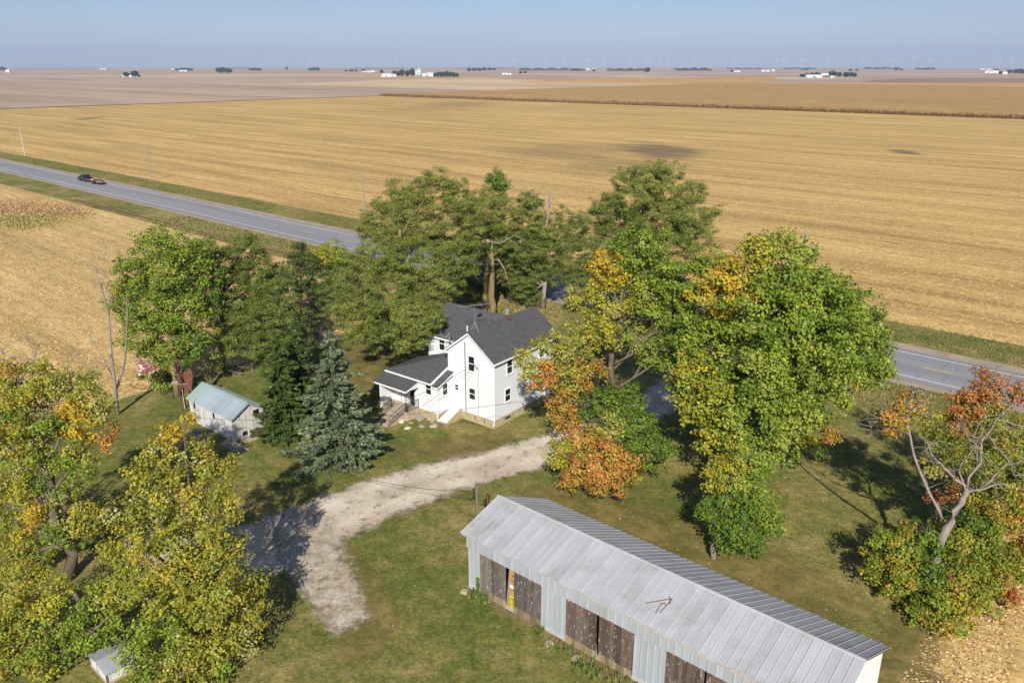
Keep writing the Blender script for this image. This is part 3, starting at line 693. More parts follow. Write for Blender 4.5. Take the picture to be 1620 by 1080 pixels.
tree('maple_tree', 'sparse orange and green branch tips low beside the huge maple', 1262, 56, [
 (1300,680,22,'orange',0,.45),(1318,690,14,'orange',0,.4),(1275,690,24,'maple_y',0,.5),(1295,712,15,'deep',0,.8)], 240, .24, .6, r0=.12, twigs=10)
# ---- orange and green tree against the house
tree('maple_tree', 'tall thin green and amber tree with forked trunk beside the house', 968, 60, [
 (1000,395,36,'maple'),(1040,420,42,'maple'),(1075,445,40,'maple'),(965,425,34,'yellow',0,1.0),(985,455,36,'maple_y',0,1.0),(1030,475,40,'maple'),(930,475,30,'maple_y',0,.95),(950,520,30,'maple_y',-1,.85),(1000,520,34,'maple',1,.9),
 (1050,510,34,'maple',1,.9),(915,540,26,'golden',-1,1.0),(1040,560,26,'maple',1,1.0),(870,545,24,'golden',-3,.95),(835,572,24,'golden',-4,.95),(860,600,26,'orange',-4,1.0),(890,570,28,'golden',-3,.95),(890,640,26,'orange',-4,1.0),(930,590,24,'orange',-3,.9),(945,640,34,'deep',-2,1.0),(990,640,34,'deep',-1,.9),(905,605,22,'golden',-3,.9),(1085,500,34,'maple',1),(1095,545,26,'maple',1,1.0),(1060,470,30,'maple',3)],
 270, .26, .75, 'bark', .3, twigs=5)
tree('maple_tree', 'low bushy orange maple beside the driveway behind the barn', 940, 52, [
 (915,690,34,'orange',0,.85),(950,715,40,'orange',-1),(985,735,32,'orange',-1),(925,740,36,'redor',-1.2,.9),(960,755,32,'orange',-2),(890,715,24,'golden'),(1015,690,36,'deep',1),(1035,715,32,'deep',1),(1000,670,32,'deep',1.5),(960,680,28,'golden',.5,.8),(905,760,20,'orange',-1.5,.8)], 420, .24, .6, 'bark', .16)
# ---- far right tree of the grove
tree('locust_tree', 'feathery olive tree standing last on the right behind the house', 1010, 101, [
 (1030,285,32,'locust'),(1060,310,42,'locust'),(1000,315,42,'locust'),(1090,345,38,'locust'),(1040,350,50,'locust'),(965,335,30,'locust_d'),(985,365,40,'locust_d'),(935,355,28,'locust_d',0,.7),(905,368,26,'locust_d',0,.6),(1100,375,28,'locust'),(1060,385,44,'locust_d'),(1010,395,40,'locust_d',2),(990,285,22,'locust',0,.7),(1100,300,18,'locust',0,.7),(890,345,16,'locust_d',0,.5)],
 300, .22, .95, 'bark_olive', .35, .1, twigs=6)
# ---- grove behind the house
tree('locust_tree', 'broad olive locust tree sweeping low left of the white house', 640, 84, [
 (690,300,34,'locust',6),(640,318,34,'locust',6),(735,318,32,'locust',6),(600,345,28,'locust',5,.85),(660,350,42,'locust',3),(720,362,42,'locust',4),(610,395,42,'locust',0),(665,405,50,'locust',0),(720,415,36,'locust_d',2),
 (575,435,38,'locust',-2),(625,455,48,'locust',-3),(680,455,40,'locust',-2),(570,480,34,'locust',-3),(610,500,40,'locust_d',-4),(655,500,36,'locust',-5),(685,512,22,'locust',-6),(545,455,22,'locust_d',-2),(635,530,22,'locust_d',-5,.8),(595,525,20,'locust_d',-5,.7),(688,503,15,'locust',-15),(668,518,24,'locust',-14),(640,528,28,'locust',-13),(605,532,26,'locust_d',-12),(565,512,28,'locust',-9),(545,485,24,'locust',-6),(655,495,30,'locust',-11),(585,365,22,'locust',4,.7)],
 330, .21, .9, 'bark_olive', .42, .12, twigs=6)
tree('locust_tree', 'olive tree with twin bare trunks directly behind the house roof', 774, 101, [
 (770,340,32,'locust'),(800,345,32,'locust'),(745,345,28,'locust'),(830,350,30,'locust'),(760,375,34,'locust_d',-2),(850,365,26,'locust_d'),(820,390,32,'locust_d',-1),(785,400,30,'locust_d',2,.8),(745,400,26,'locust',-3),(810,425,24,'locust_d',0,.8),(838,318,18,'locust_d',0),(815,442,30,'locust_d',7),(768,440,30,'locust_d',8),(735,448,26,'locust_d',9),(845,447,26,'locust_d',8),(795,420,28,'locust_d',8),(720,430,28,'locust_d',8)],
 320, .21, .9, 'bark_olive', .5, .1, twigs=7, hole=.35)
tree('poplar_tree', 'slim bright green tree rising above the grove behind the house', 787, 106, [
 (784,282,13,'deep'),(792,293,13,'deep'),(779,292,11,'deep'),(786,305,12,'deep',0,.8),(795,312,9,'deep',0,.6)], 420, .22, .6, 'bark_dead', .16, twigs=3)
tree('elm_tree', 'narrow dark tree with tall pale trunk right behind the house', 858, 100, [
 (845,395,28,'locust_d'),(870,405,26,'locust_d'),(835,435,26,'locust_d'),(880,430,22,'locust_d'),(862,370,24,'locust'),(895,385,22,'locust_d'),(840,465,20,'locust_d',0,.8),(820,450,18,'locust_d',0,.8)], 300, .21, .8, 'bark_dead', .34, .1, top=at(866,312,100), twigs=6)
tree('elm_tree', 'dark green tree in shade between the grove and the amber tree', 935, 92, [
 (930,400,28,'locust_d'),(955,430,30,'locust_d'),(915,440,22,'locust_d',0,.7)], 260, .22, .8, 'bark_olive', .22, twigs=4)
# ---- left group
tree('maple_tree', 'bright green maple at the field edge behind the windmill', 266, 70.5, [
 (250,395,36,'maple'),(295,405,38,'maple'),(215,430,34,'maple'),(260,440,46,'maple',.8),(315,440,34,'deep',1),(200,475,26,'maple'),(245,490,44,'maple',1),(295,490,36,'maple',.8),(225,530,32,'maple',1),(270,540,38,'maple',1),(300,545,28,'deep',.8,.8),(255,585,30,'maple',1.5),(282,600,22,'maple',1.5,.8),(320,400,24,'deep',2),(190,455,14,'maple_y'),(300,625,14,'maple_y',1.5,.5)],
 360, .25, .85, 'bark_olive', .3, twigs=4)
tree('locust_tree', 'dull green tree with thick trunk behind the white shed', 343, 77, [
 (385,400,34,'locust_d'),(350,430,34,'locust_d'),(405,430,34,'locust_d'),(370,465,42,'locust_d',-2),(335,490,32,'locust_d',-2),(395,500,36,'locust_d',-2),(425,465,30,'locust_d',1),(350,540,28,'locust',-3,.8),(340,575,18,'locust',-3,.7),(440,440,24,'locust_d',2),(375,540,26,'locust_d',-2,.7)],
 330, .21, .8, 'bark_olive', .42, .1, twigs=6)
tree('locust_tree', 'dark tree between the shed and the blue spruce', 440, 72, [
 (440,470,32,'locust_d'),(415,505,30,'locust_d'),(455,510,32,'locust_d',-1),(430,545,32,'locust_d',-2),(465,550,28,'locust_d',-1),(405,545,22,'locust_d',-1),(440,580,26,'deep',-2)], 340, .21, .7, 'bark', .28, .1)
tree('pine_tree', 'slender pine at the field edge near the highway', 478, 96, [
 (474,395,12,'pine'),(470,412,17,'pine'),(488,418,18,'pine'),(478,440,24,'pine'),(500,445,20,'spruce'),(462,450,16,'pine'),(490,470,22,'pine'),(505,480,16,'pine',0,.7)], 420, .24, .6, 'bark', .22, twigs=6)
tree('pear_tree', 'small round yellow green tree beside the slender pine', 526, 100, [
 (522,400,20,'pear'),(540,410,18,'maple'),(512,412,14,'pear'),(530,430,20,'deep')], 420, .26, .6, 'bark', .16)
tree('elm_tree', 'thin shaded tree with open crown between pine and grove', 500, 88, [
 (505,495,20,'locust_d',0,.6),(490,515,18,'locust_d',0,.5),(520,470,18,'locust_d',0,.6)], 260, .22, .7, 'bark', .2, twigs=8)
# ---- foreground left
tree('maple_tree', 'large golden leaved maple in the left foreground', 268, 36, [
 (272,680,18,'yellow',2),(300,660,12,'yellow',2,.7),(255,715,26,'golden',1.5),(300,720,30,'golden',1.5),(340,745,28,'golden',1),(235,760,34,'golden',1),(285,775,40,'golden',0),(330,800,38,'golden',0),(370,800,20,'golden',0,.8),(205,805,34,'golden',0),(250,835,48,'golden',-1),(315,860,50,'golden',-1),(365,870,34,'golden',0),
 (195,860,36,'maple_y',-1),(210,915,46,'golden',-1.5),(275,925,54,'golden',-2),(340,935,50,'golden',-2),(390,935,36,'golden',-.5),(415,965,22,'golden',-.5,.8),(180,935,28,'maple_y',-1),(250,995,50,'maple',-2.5),(315,1010,50,'golden',-2.5),(370,1000,38,'golden',-2),(220,1050,40,'maple',-2.5),(290,1075,50,'golden',-3),(355,1065,30,'maple',-2,.7),(290,850,50,'maple_y',3),(280,960,60,'maple_y',3)],
 420, .235, .62, 'bark', .36, twigs=3)
tree('maple_tree', 'yellow and green maple at the left edge with dark limbs', 30, 42, [
 (70,600,36,'golden'),(120,615,34,'golden'),(30,610,34,'maple_y'),(15,660,40,'golden'),(70,655,42,'maple'),(125,665,36,'yellow'),(160,640,22,'golden'),(165,690,20,'orange',0,.6),(35,710,38,'golden'),(90,710,38,'maple'),(135,715,24,'golden',0,.8),(20,755,24,'golden',0,.7),(70,755,26,'deep',0,.7),(110,800,36,'golden',0,.8),(60,815,34,'yellow',0,.7),(150,820,30,'golden',0,.8),(20,830,30,'maple_y',0,.7),(100,845,34,'maple',0,.6),(-30,680,45,'golden'),(-30,780,40,'maple_y'),(10,578,22,'orange',0,.6),(45,880,36,'golden'),(118,760,24,'maple',0,.7),(5,890,34,'golden'),(40,770,30,'maple_y')],
 380, .24, .65, 'bark', .38, twigs=5)
tree('maple_tree', 'low yellow green tree in the bottom left corner', 60, 35, [
 (30,920,36,'golden'),(75,940,40,'maple_y'),(30,975,42,'mixed'),(85,990,46,'maple'),(130,960,36,'maple'),(135,1005,28,'maple'),(20,1040,44,'mixed'),(75,1050,40,'mixed'),(110,1040,22,'maple',0,.8),(-20,990,40,'golden'),(150,935,22,'maple'),(180,975,22,'maple'),(165,1005,24,'maple'),(175,940,24,'golden'),(140,1015,22,'maple'),(165,1030,20,'maple',0,.9),(190,1020,24,'maple')],
 420, .225, .6, 'bark', .26, twigs=5)
# ---- far right foreground: half dead maple
Yr = 40.5
b = at(1492, 540, Yr); b[2] = 0; root = empty('maple_tree', b)
tag(root, 'half dead maple with bare forked limbs and red tips, right foreground', 'tree')
def pl(P, dY=0): return [at(x, y, Yr+dY+(i*.0))-b for i, (x, y) in enumerate(P)]
mb = MB()
def gnarl(p, amp=.05):
    out = [p[0]]
    for a_, b_ in zip(p[:-1], p[1:]):
        for u in (.33,.67): out.append(a_*(1-u)+b_*u+rng.normal(size=3)*amp*np.linalg.norm(b_-a_))
        out.append(b_)
    return out
_p = gnarl([np.array((0,0,-.1))]+pl([(1478,900),(1482,870),(1497,835),(1520,795),(1530,772)]), .04)
mb.tube(_p, [.36-.20*i/(len(_p)-1)+.03*math.sin(i*2.3) for i in range(len(_p))], 9)
for P, r in [([(1530,775),(1552,712),(1575,665),(1600,640)],.13),([(1528,778),(1500,745),(1478,725),(1466,700),(1458,690)],.12),([(1532,778),(1560,772),(1585,765),(1630,780)],.10),([(1530,772),(1520,735),(1550,690),(1562,650)],.09),
             ([(1555,770),(1590,735),(1625,730)],.07),([(1478,838),(1455,850),(1438,848)],.07),([(1490,880),(1515,888),(1545,905)],.05),([(1490,820),(1470,780),(1455,745),(1440,690),(1436,650),(1445,622),(1442,610)],.15),
             ([(1440,690),(1415,660),(1400,652)],.06),([(1438,655),(1465,635),(1460,618)],.05),([(1578,664),(1610,672),(1640,690)],.06),([(1545,735),(1545,705),(1540,690)],.04),([(1565,690),(1600,735),(1610,760)],.04),([(1400,652),(1385,668),(1375,690)],.03),([(1552,712),(1530,690),(1515,660)],.04),([(1600,640),(1590,615),(1570,598)],.03)]:
    p = gnarl(pl(P, rng.uniform(-1.2,1.2) if r < .1 else 0)); mb.tube(p, [.72*r*(1-.78*i/(len(p)-1)) for i in range(len(p))], 6)
    for _ in range(int(12+r*50)):
        i = rng.integers(1, len(p)); e = p[i]+rng.normal(size=3)*np.array([.9,.9,.7])+np.array([0,0,.3])
        mb.tube(bend(p[i], e, .03, 3, .06), [.020,.014,.009,.005], 4, False)
obj('trunk', mb, 'bark_dead', root, True)
RL = [(1398,868,30,'mixed',0),(1380,895,20,'mixed',0,.8),(1415,905,38,'mixed',-.5),(1400,935,26,'mixed',-.5),(1440,850,26,'mixed',1),(1430,885,36,'mixed',0),(1470,905,44,'deep',-.5),(1525,915,46,'mixed',-1),(1490,960,46,'mixed',-1.5),(1435,930,30,'mixed'),(1545,965,40,'mixed',-1),(1570,900,40,'mixed',0),(1505,1000,30,'mixed',-1.5,.8),(1450,975,28,'mixed',-1),(1590,950,24,'red',0,1.0),(1410,870,20,'deep',0,.8),(1555,855,34,'mixed',1),
      (1565,610,24,'redor',1,1.0),(1595,625,26,'red',1,.8),(1535,635,26,'redor',1,1.0),(1520,660,26,'redor',1.5,1.0),(1560,655,28,'mixed',1.5,1.0),(1480,665,24,'golden',1.5,.5),(1440,640,22,'orange',0,.9),(1405,660,18,'orange',0,.6),(1425,672,20,'orange',0,.6),(1500,690,28,'mixed',2,1.0),(1600,690,36,'mixed',2,1.0),(1560,720,36,'mixed',2.5,1.0),(1525,715,26,'mixed',3,.8),(1470,740,22,'golden',3,.6),(1550,780,34,'mixed',3),(1505,850,34,'mixed',1),(1460,860,28,'deep',0),(1600,750,36,'mixed',2,.8),(1580,800,40,'mixed',2),(1530,830,34,'deep',2),(1615,830,36,'orange',1.5,.8),(1600,880,30,'orange',1,.7),(1500,780,26,'red',3,.5),(1640,760,50,'mixed',2),(1710,650,60,'mixed',2),(1680,560,40,'redor',2),(1710,740,60,'mixed',1),(1640,880,45,'mixed',1)]  # crown thickened, and lobes added past the frame edge, to widen its shadow
crown_mesh('crown', [(c-b, r, p_, f) for c, r, p_, f in px_lobes(Yr, RL)], 250, .145, 1.0, parent=root, hole=.45)
# red vine at its foot
vb = at(1590, 540, 38.5); vb[2] = 0; root = empty('sumac_shrub', vb); tag(root, 'low crimson shrub at the stubble edge under the half dead maple', 'shrub')
mb = MB()
for k in range(7): mb.tube(bend((0,0,0), (rng.normal()*.6, rng.normal()*.6, 1.3+rng.random()*.6), 0, 3, .05), [.03,.025,.015,.008], 4)
obj('stem', mb, 'bark', root)
crown_mesh('crown', [((-.4,0,1.1),(.8,.8,.8),'red',.7),((.5,.2,1.5),(.8,.7,.8),'redor',.6),((.1,.3,2.0),(.7,.7,.6),'red',.5)], 90, .15, .8, parent=root)

for (px, Y, top_, r, lab) in [(781,96,(778,395),.46,'thick bare olive trunk right of its twin behind the house roof'),(767,99,(770,400),.38,'slimmer bare olive trunk beside the thick one behind the house'),(712,95,(730,410),.34,'forked grey trunk behind the left end of the house roof')]:
    b_ = at(px,540,Y); b_[2] = 0; root = empty('tree_trunk', b_); mb = MB(); e_ = at(top_[0],top_[1],Y)-b_
    mb.tube(bend((0,0,-.1), e_, 0, 6, .012), [r*1.25,r,r*.92,r*.85,r*.75,r*.6,r*.4], 9)
    for k in range(5):
        f = rng.uniform(.55,.98); mb.tube(bend(e_*f, e_*f+np.array([rng.normal()*3.0, rng.normal()*1.5, rng.uniform(1,3.5)]), .05, 5, .05), [r*.3,r*.26,r*.2,r*.14,r*.08,.02], 6)
    obj('trunk', mb, 'bark_olive', root, True); tag(root, lab, 'tree trunk')
b_ = at(775,540,93); b_[2] = 0; root = empty('broken_branch', b_); mb = MB()
for P, r in [([(728,432),(745,420),(765,413),(788,410)],.13),([(740,428),(760,418),(790,418)],.09),([(788,410),(798,425),(802,440),(808,455)],.08),([(735,440),(748,432),(758,445)],.06),([(760,395),(750,405),(738,425)],.09),([(765,380),(790,385),(815,372),(835,385)],.08),([(800,375),(815,385),(825,378)],.05)]:
    mb.tube([at(x,y,93+.02*x-15)-b_ for x, y in P], [r*(1-.6*i/(len(P)-1)) for i in range(len(P))], 6)
obj('branch', mb, 'bark_dead', root, True); tag(root, 'pale broken branches hanging across the trunks behind the house', 'branch')

# ------------------------------------------------------------------ conifers
def spruce(name, label, px, Y, h, rmax, pal, layers=34, per=11, seed=0, card=(.34,.085)):
    b = at(px, 540, Y); b[2] = 0; root = empty(name, b)
    mb = MB(); mb.tube([(0,0,-.1),(0,0,h*.5),(0,0,h)], [h*.018,h*.011,.02], 7)
    Ps, Ts, Bs, Cs = [], [], [], []; pc = np.array(PAL[pal])
    for i in range(layers):
        f = (i+.3)/layers; z = .35+f*(h-.5); rr = rmax*(1-f)**.78*(1.0+.12*math.sin(i*2.1))+.12
        for k in range(max(4, int(per*(1-f*.55)))):
            a = rng.uniform(0, 6.283); L = rr*rng.uniform(.62,1.12)*(1+.13*math.sin(a*2+i*.35)+.10*math.sin(a*3-i*.6)); d = np.array([math.cos(a), math.sin(a), 0])
            z0 = z+rng.uniform(-.15,.15); tip = -.10*L+.05
            mb.tube([(0,0,z0), d*L*.6+np.array([0,0,z0-.12*L]), d*L*.95+np.array([0,0,z0+tip])], [.03,.018,.008], 3, False)
            nn = int(14+L*26); u = rng.random(nn)**.65; side = rng.uniform(-1,1,nn)*.34*L*(1.1-u)*(u > .12)
            perp = np.array([-d[1], d[0], 0])
            P = d*(u*L)[:,None]+perp*side[:,None]+np.array([0,0,1.])*(z0-.22*L*u*(1.5-u)+rng.normal(0,.05,nn)-.12*np.abs(side))[:,None]
            T = unit(d*.9+perp*(np.sign(side)*rng.uniform(.1,.9,nn))[:,None]+np.array([0,0,1])*rng.uniform(-.45,.35,nn)[:,None]+rng.normal(0,.2,(nn,3)))
            B = unit(np.cross(T, unit(np.array([0,0,.8])+rng.normal(0,.6,(nn,3)))))
            s = rng.uniform(.7,1.3,nn)[:,None]
            Ps.append(P); Ts.append(T*card[0]*.5*s); Bs.append(B*card[1]*s)
            Cs.append(pc[rng.integers(0,len(pc),nn)]*rng.uniform(.75,1.25,(nn,1))*rng.uniform(.9,1.1))
    obj('trunk', mb, 'bark', root)
    o = cards('crown', np.concatenate(Ps), np.concatenate(Ts), np.concatenate(Bs), np.concatenate(Cs), 'leaf', root); o['kind'] = 'stuff'
    return tag(root, label, 'tree')
spruce('spruce_tree', 'silvery blue spruce in front of the white house', 521, 57.6, 11.3, 3.75, 'blue', 30, 12)
spruce('spruce_tree', 'dark green spruce between the white shed and blue spruce', 437, 62.5, 9.4, 2.6, 'spruce', 32, 11)
spruce('spruce_tree', 'second dark green spruce tucked behind the blue spruce', 470, 66, 9.5, 2.3, 'spruce', 28, 10)

# ------------------------------------------------------------------ bare trees and brush
def bare(name, label, px, Y, paths, r0, twig=8, cat='tree', tl=1.0):
    b = at(px, 540, Y); b[2] = 0; root = empty(name, b); mb = MB()
    for j, (P, r) in enumerate(paths):
        p = [at(x, y, Y+(0 if j == 0 else rng.uniform(-.8,.8)))-b for x, y in P]
        if j == 0: p[0][2] = -.1
        mb.tube(p, [max(.012, r*(1-.8*i/(len(p)-1))) for i in range(len(p))], 6)
        for _ in range(twig):
            i = rng.integers(1, len(p)); e = p[i]+rng.normal(size=3)*np.array([.8,.8,.55])*tl+np.array([0,0,.55*tl])
            q = bend(p[i], e, .04, 3, .06); mb.tube(q, [.025,.018,.012,.006], 4, False)
            for _ in range(3): mb.tube([q[2], q[2]+rng.normal(size=3)*.4*tl+np.array([0,0,.25])], [.01,.005], 3, False)
    obj('trunk', mb, 'bark_dead', root, True); return tag(root, label, cat)
bare('dead_tree', 'leafless dead tree at the left field edge', 187, 66.5, [([(187,655),(182,610),(176,560),(172,500),(160,455),(150,425)],.17),([(180,600),(165,570),(150,545),(140,530)],.07),([(176,560),(160,590),(140,585),(120,560)],.06),([(172,500),(178,470),(172,440)],.05),([(183,620),(196,580),(200,540),(202,500),(200,470)],.11),([(160,455),(168,430),(165,410)],.03)], .17, 7)
bare('dead_tree', 'bare grey twigs rising behind the left edge maple', 25, 46, [([(25,800),(28,640),(35,590),(30,560)],.08),([(30,620),(10,585),(5,560)],.05),([(33,600),(55,570),(60,550)],.05)], .1, 9)
bare('dead_tree', 'broken pale snag above the trees behind the house', 866, 101, [([(858,480),(862,400),(866,345),(870,310),(868,295)],.2),([(867,335),(874,315),(880,300)],.06),([(866,345),(858,325),(852,310)],.06)], .2, 5)
for (px, py, lab) in [(610,540,'tangle of dead branches under the sweeping locust tree'),(505,540,'bare brush heap between spruce and locust tree'),(370,590,'dead twigs hanging behind the white shed')]:
    g = G(px, py); root = empty('brush_heap', (g[0], g[1], 0)); mb = MB()
    for k in range(70):
        a = rng.uniform(0,6.28); r = abs(rng.normal())*1.6; c0 = np.array([math.cos(a)*r, math.sin(a)*r, rng.random()*.4])
        e = c0+np.array([rng.normal()*.9, rng.normal()*.9, rng.random()*1.3]); mb.tube(bend(c0, e, .05, 3, .06), [.03,.024,.016,.008], 4, False)
    o = obj('branch', mb, 'bark_dead', root); o['kind'] = 'stuff'; tag(root, lab, 'brush')
# fallen limb on the lawn, bottom left
g = G(345,1040); root = empty('fallen_limb', (g[0], g[1], 0)); mb = MB()
mb.tube(bend((-1.2,-.3,.08),(2.0,.3,.12),.02,6,.03),[.05,.045,.04,.03,.025,.02,.012],5)
for k in range(9):
    x = rng.uniform(-.4,1.7); mb.tube(bend((x,.1*x,.1),(x+rng.uniform(.2,.7),rng.normal()*.5,.1+rng.random()*.3),.05,3,.05),[.02,.016,.01,.006],4,False)
obj('branch', mb, 'bark_dead', root); tag(root, 'pale fallen limb on the grass by the golden maple', 'branch')
# ------------------------------------------------------------------ house
HR = R(-38.0)
house = empty('farmhouse', (-1.539, 63.291, 0), HR)
tag(house, 'white two storey farmhouse with dark shingle roof and low side addition', 'house')
HX, HD, EV, RG = -5.3, 9.14, 6.42, 8.42
XM = HX/2; SL = (RG-EV)/(-XM)
AX, A0, A1, AM = -9.94, 2.35, 8.77, 5.56; SA = (RG-EV)/(AM-A0)
FZ = .78
m = MB(); m.box((HX+.03,.03,-.1),(-.03,HD-.03,FZ)); obj('foundation', m, 'foundation', house)
m = MB(); m.box((AX+.03,A0+.03,-.1),(HX+.02,A1-.03,FZ)); obj('foundation', m, 'foundation', house)
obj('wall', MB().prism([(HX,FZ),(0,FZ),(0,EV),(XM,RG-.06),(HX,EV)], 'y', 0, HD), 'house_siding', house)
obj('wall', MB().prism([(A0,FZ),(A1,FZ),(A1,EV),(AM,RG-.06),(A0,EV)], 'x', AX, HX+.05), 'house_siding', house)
ov = .34; th_ = .07
def roof_slab(e0, e1, r1, r0, name='roof', fas=True, parent=house):
    P = [np.array(p, float) for p in (e0, e1, r1, r0)]; up = np.array([0,0,1.])
    o = obj(name, MB().hexa([p for p in P]+[p+up*th_ for p in P]), 'shingle', parent)
    if fas:
        c = sum(P)/4; Q = [c+(p-c)*.994 for p in P]
        obj('fascia', MB().hexa([p-up*.17 for p in Q]+[p-up*.004 for p in Q]), 'trim_white', o)
    return o
zE = EV-ov*SL; roof_slab((ov,-ov,zE),(ov,HD+ov,zE),(XM,HD+ov,RG),(XM,-ov,RG))
roof_slab((HX-ov,HD+ov,zE),(HX-ov,-ov,zE),(XM,-ov,RG),(XM,HD+ov,RG))
zA = EV-ov*SA; roof_slab((AX-ov,A0-ov,zA),(HX+.6,A0-ov,zA),(XM-.15,AM,RG-.01),(AX-ov,AM,RG-.01))
roof_slab((HX+.6,A1+ov,zA),(AX-ov,A1+ov,zA),(AX-ov,AM,RG-.01),(XM-.15,AM,RG-.01))
obj('ridge_cap', MB().hexa([(XM-.14,-ov,RG-.02),(XM+.14,-ov,RG-.02),(XM+.14,HD+ov,RG-.02),(XM-.14,HD+ov,RG-.02),(XM-.03,-ov,RG+.11),(XM+.03,-ov,RG+.11),(XM+.03,HD+ov,RG+.11),(XM-.03,HD+ov,RG+.11)]), 'shingle', house)
# side addition with hipped roof
DX, DF = -10.8, -1.95
obj('foundation', MB().box((DX+.03,DF+.03,-.1),(-4.93,A0,FZ-.02)), 'foundation', house)
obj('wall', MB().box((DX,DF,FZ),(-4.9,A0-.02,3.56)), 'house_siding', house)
e = 3.66; fx = -5.34
o = obj('addition_roof', MB().add([(-11.1,-2.25,e),(fx,-2.25,e),(fx,A0,e),(-11.1,A0,e),(fx,A0,e+1.78),(fx,-.02,e+.88)], [(0,3,2,1),(0,1,5,4),(0,4,3),(1,2,4,5),(2,3,4)]), 'shingle', house)
obj('fascia', MB().box((-11.08,-2.23,e-.16),(fx-.01,A0-.03,e-.004)), 'trim_white', o)
obj('rake_board', MB().hexa([(fx+.01,-2.24,e-.14),(fx+.07,-2.24,e-.14),(fx+.07,-.03,e+.72),(fx+.01,-.03,e+.72),(fx+.01,-2.24,e+.07),(fx+.07,-2.24,e+.07),(fx+.07,-.03,e+.95),(fx+.01,-.03,e+.95)]), 'trim_white', o)
o = obj('pent_roof', MB().hexa([(fx+.08,-2.2,3.40),(-4.62,-2.2,3.40),(-4.62,-.02,4.22),(fx+.08,-.02,4.22),(fx+.08,-2.2,3.48),(-4.62,-2.2,3.48),(-4.62,-.02,4.30),(fx+.08,-.02,4.30)]), 'shingle', house)
obj('fascia', MB().hexa([(fx+.085,-2.21,3.28),(-4.60,-2.21,3.28),(-4.60,-.03,4.10),(fx+.085,-.03,4.10),(fx+.085,-2.19,3.395),(-4.60,-2.19,3.395),(-4.60,-.03,4.215),(fx+.085,-.03,4.215)]), 'trim_white', o)
obj('wall', MB().prism([(DF+.02,3.56),(-.01,3.56),(-.01,4.1),(DF+.02,3.44)], 'x', -5.3, -4.92), 'house_siding', house)
# windows
def window(x, y, z, w, h, face):
    """face 'f' looks to -Y, 'r' looks to +X"""
    def P(u, v, d): return (x+u, y-d, z+v) if face == 'f' else (x+d, y+u, z+v)
    def slab(mb, u0, v0, u1, v1, d0, d1):
        a = P(u0,v0,d0); b2 = P(u1,v1,d1); mb.box(tuple(map(min, a, b2)), tuple(map(max, a, b2)))
    f = MB(); t_ = .085
    slab(f,-w/2-t_,-h/2,-w/2,h/2,0,.05); slab(f,w/2,-h/2,w/2+t_,h/2,0,.05); slab(f,-w/2-t_,h/2,w/2+t_,h/2+t_*1.2,0,.055); slab(f,-w/2-t_,-h/2-t_*.8,w/2+t_,-h/2,0,.054)
    fo = obj('window', f, 'trim_white', house)
    for v0, v1, d in ((.02,h/2,.022),(-h/2,-.02,.012)):
        g_ = MB(); slab(g_,-w/2,v0,w/2,v1,.004,d); obj('pane', g_, 'glass', fo)
    s_ = MB(); slab(s_,-w/2,-.032,w/2,.032,.004,.036); obj('sash', s_, 'trim_white', fo)
    s_ = MB(); slab(s_,-w/2-.12,-h/2-.13,w/2+.12,-h/2-t_*.8-.002,0,.10); obj('sill', s_, 'trim_white', fo)
window(-2.5,0,5.55,.66,1.32,'f'); window(-2.47,0,2.72,.66,1.0,'f'); window(-4.28,0,2.9,.40,.5,'f')
window(-5.9,DF,2.95,.62,1.0,'f'); window(-8.15,A0,5.55,.66,1.3,'f')
window(0,1.87,2.66,.7,1.1,'r'); window(0,2.14,5.25,.7,1.25,'r'); window(0,6.9,5.4,.7,1.3,'r'); window(0,6.0,2.66,.7,1.1,'r')
x_ = -4.9
window(x_,-.93,2.85,.62,1.05,'r')
# downspouts, pipe, antenna mast, vent
obj('downspout', MB().tube([(.22,-.22,zE-.1),(.10,-.08,zE-.45),(.08,-.08,.9),(.12,-.2,.35)], .045, 6), 'trim_white', house)
obj('downspout', MB().tube([(-4.75,-2.1,3.35),(-4.84,-2.0,3.1),(-4.84,-2.0,.5),(-4.6,-2.25,.2)], .04, 6), 'trim_white', house)
obj('gutter', MB().box((ov-.02,-ov+.02,zE-.06),(ov+.10,HD+ov-.02,zE+.06)), 'trim_white', house)
obj('gutter', MB().box((-11.05,-2.36,e-.12),(fx+.05,-2.255,e-.01)), 'trim_white', house)
obj('wall_pipe', MB().tube([(-3.2,-.07,.8),(-3.2,-.07,7.4)], .032, 6), 'rust', house)
obj('cable_mast', MB().tube([(-1.72,-.07,.75),(-1.72,-.07,5.75)], .02, 6), 'steel', house)
m = MB(); m.bar((-1.72,-.07,5.3),(-1.95,-.35,5.75),.02)
for k in range(4): m.lathe([(.05,-.04),(.05,.04)], 8, (-1.78-.03*k,-.15-.06*k,5.3+.13*k))
obj('service_bracket', m, 'steel', house)
for z_ in (7.2,6.95): obj('hook', MB().box((-1.45,-.06,z_),(-1.38,-.004,z_+.08)), 'iron', house)
for x_, z_ in ((-2.3,.35),(-1.2,.25)): obj('wall_stain', MB().box((x_,-.005+.03,z_),(x_+.12,.034-.012,z_+.32)), 'rust', house)
obj('crawl_vent', MB().box((.0-.03,1.6,.36),(.012-.03,2.3,.55)), 'iron', house)
# cellar bulkhead
m = MB().prism([(-1.95,-.1),(-.005,-.1),(-.005,1.02),(-1.95,.22)], 'x', -4.86, -3.78); bk = obj('cellar_bulkhead', m, 'foundation', house)
for k in range(2):
    x0 = -4.78+k*.47; obj('cellar_door', MB().hexa([(x0,-1.98,.225),(x0+.455,-1.98,.225),(x0+.455,-.02,1.03),(x0,-.02,1.03),(x0,-1.98,.275),(x0+.455,-1.98,.275),(x0+.455,-.02,1.08),(x0,-.02,1.08)]), 'trim_white', bk)
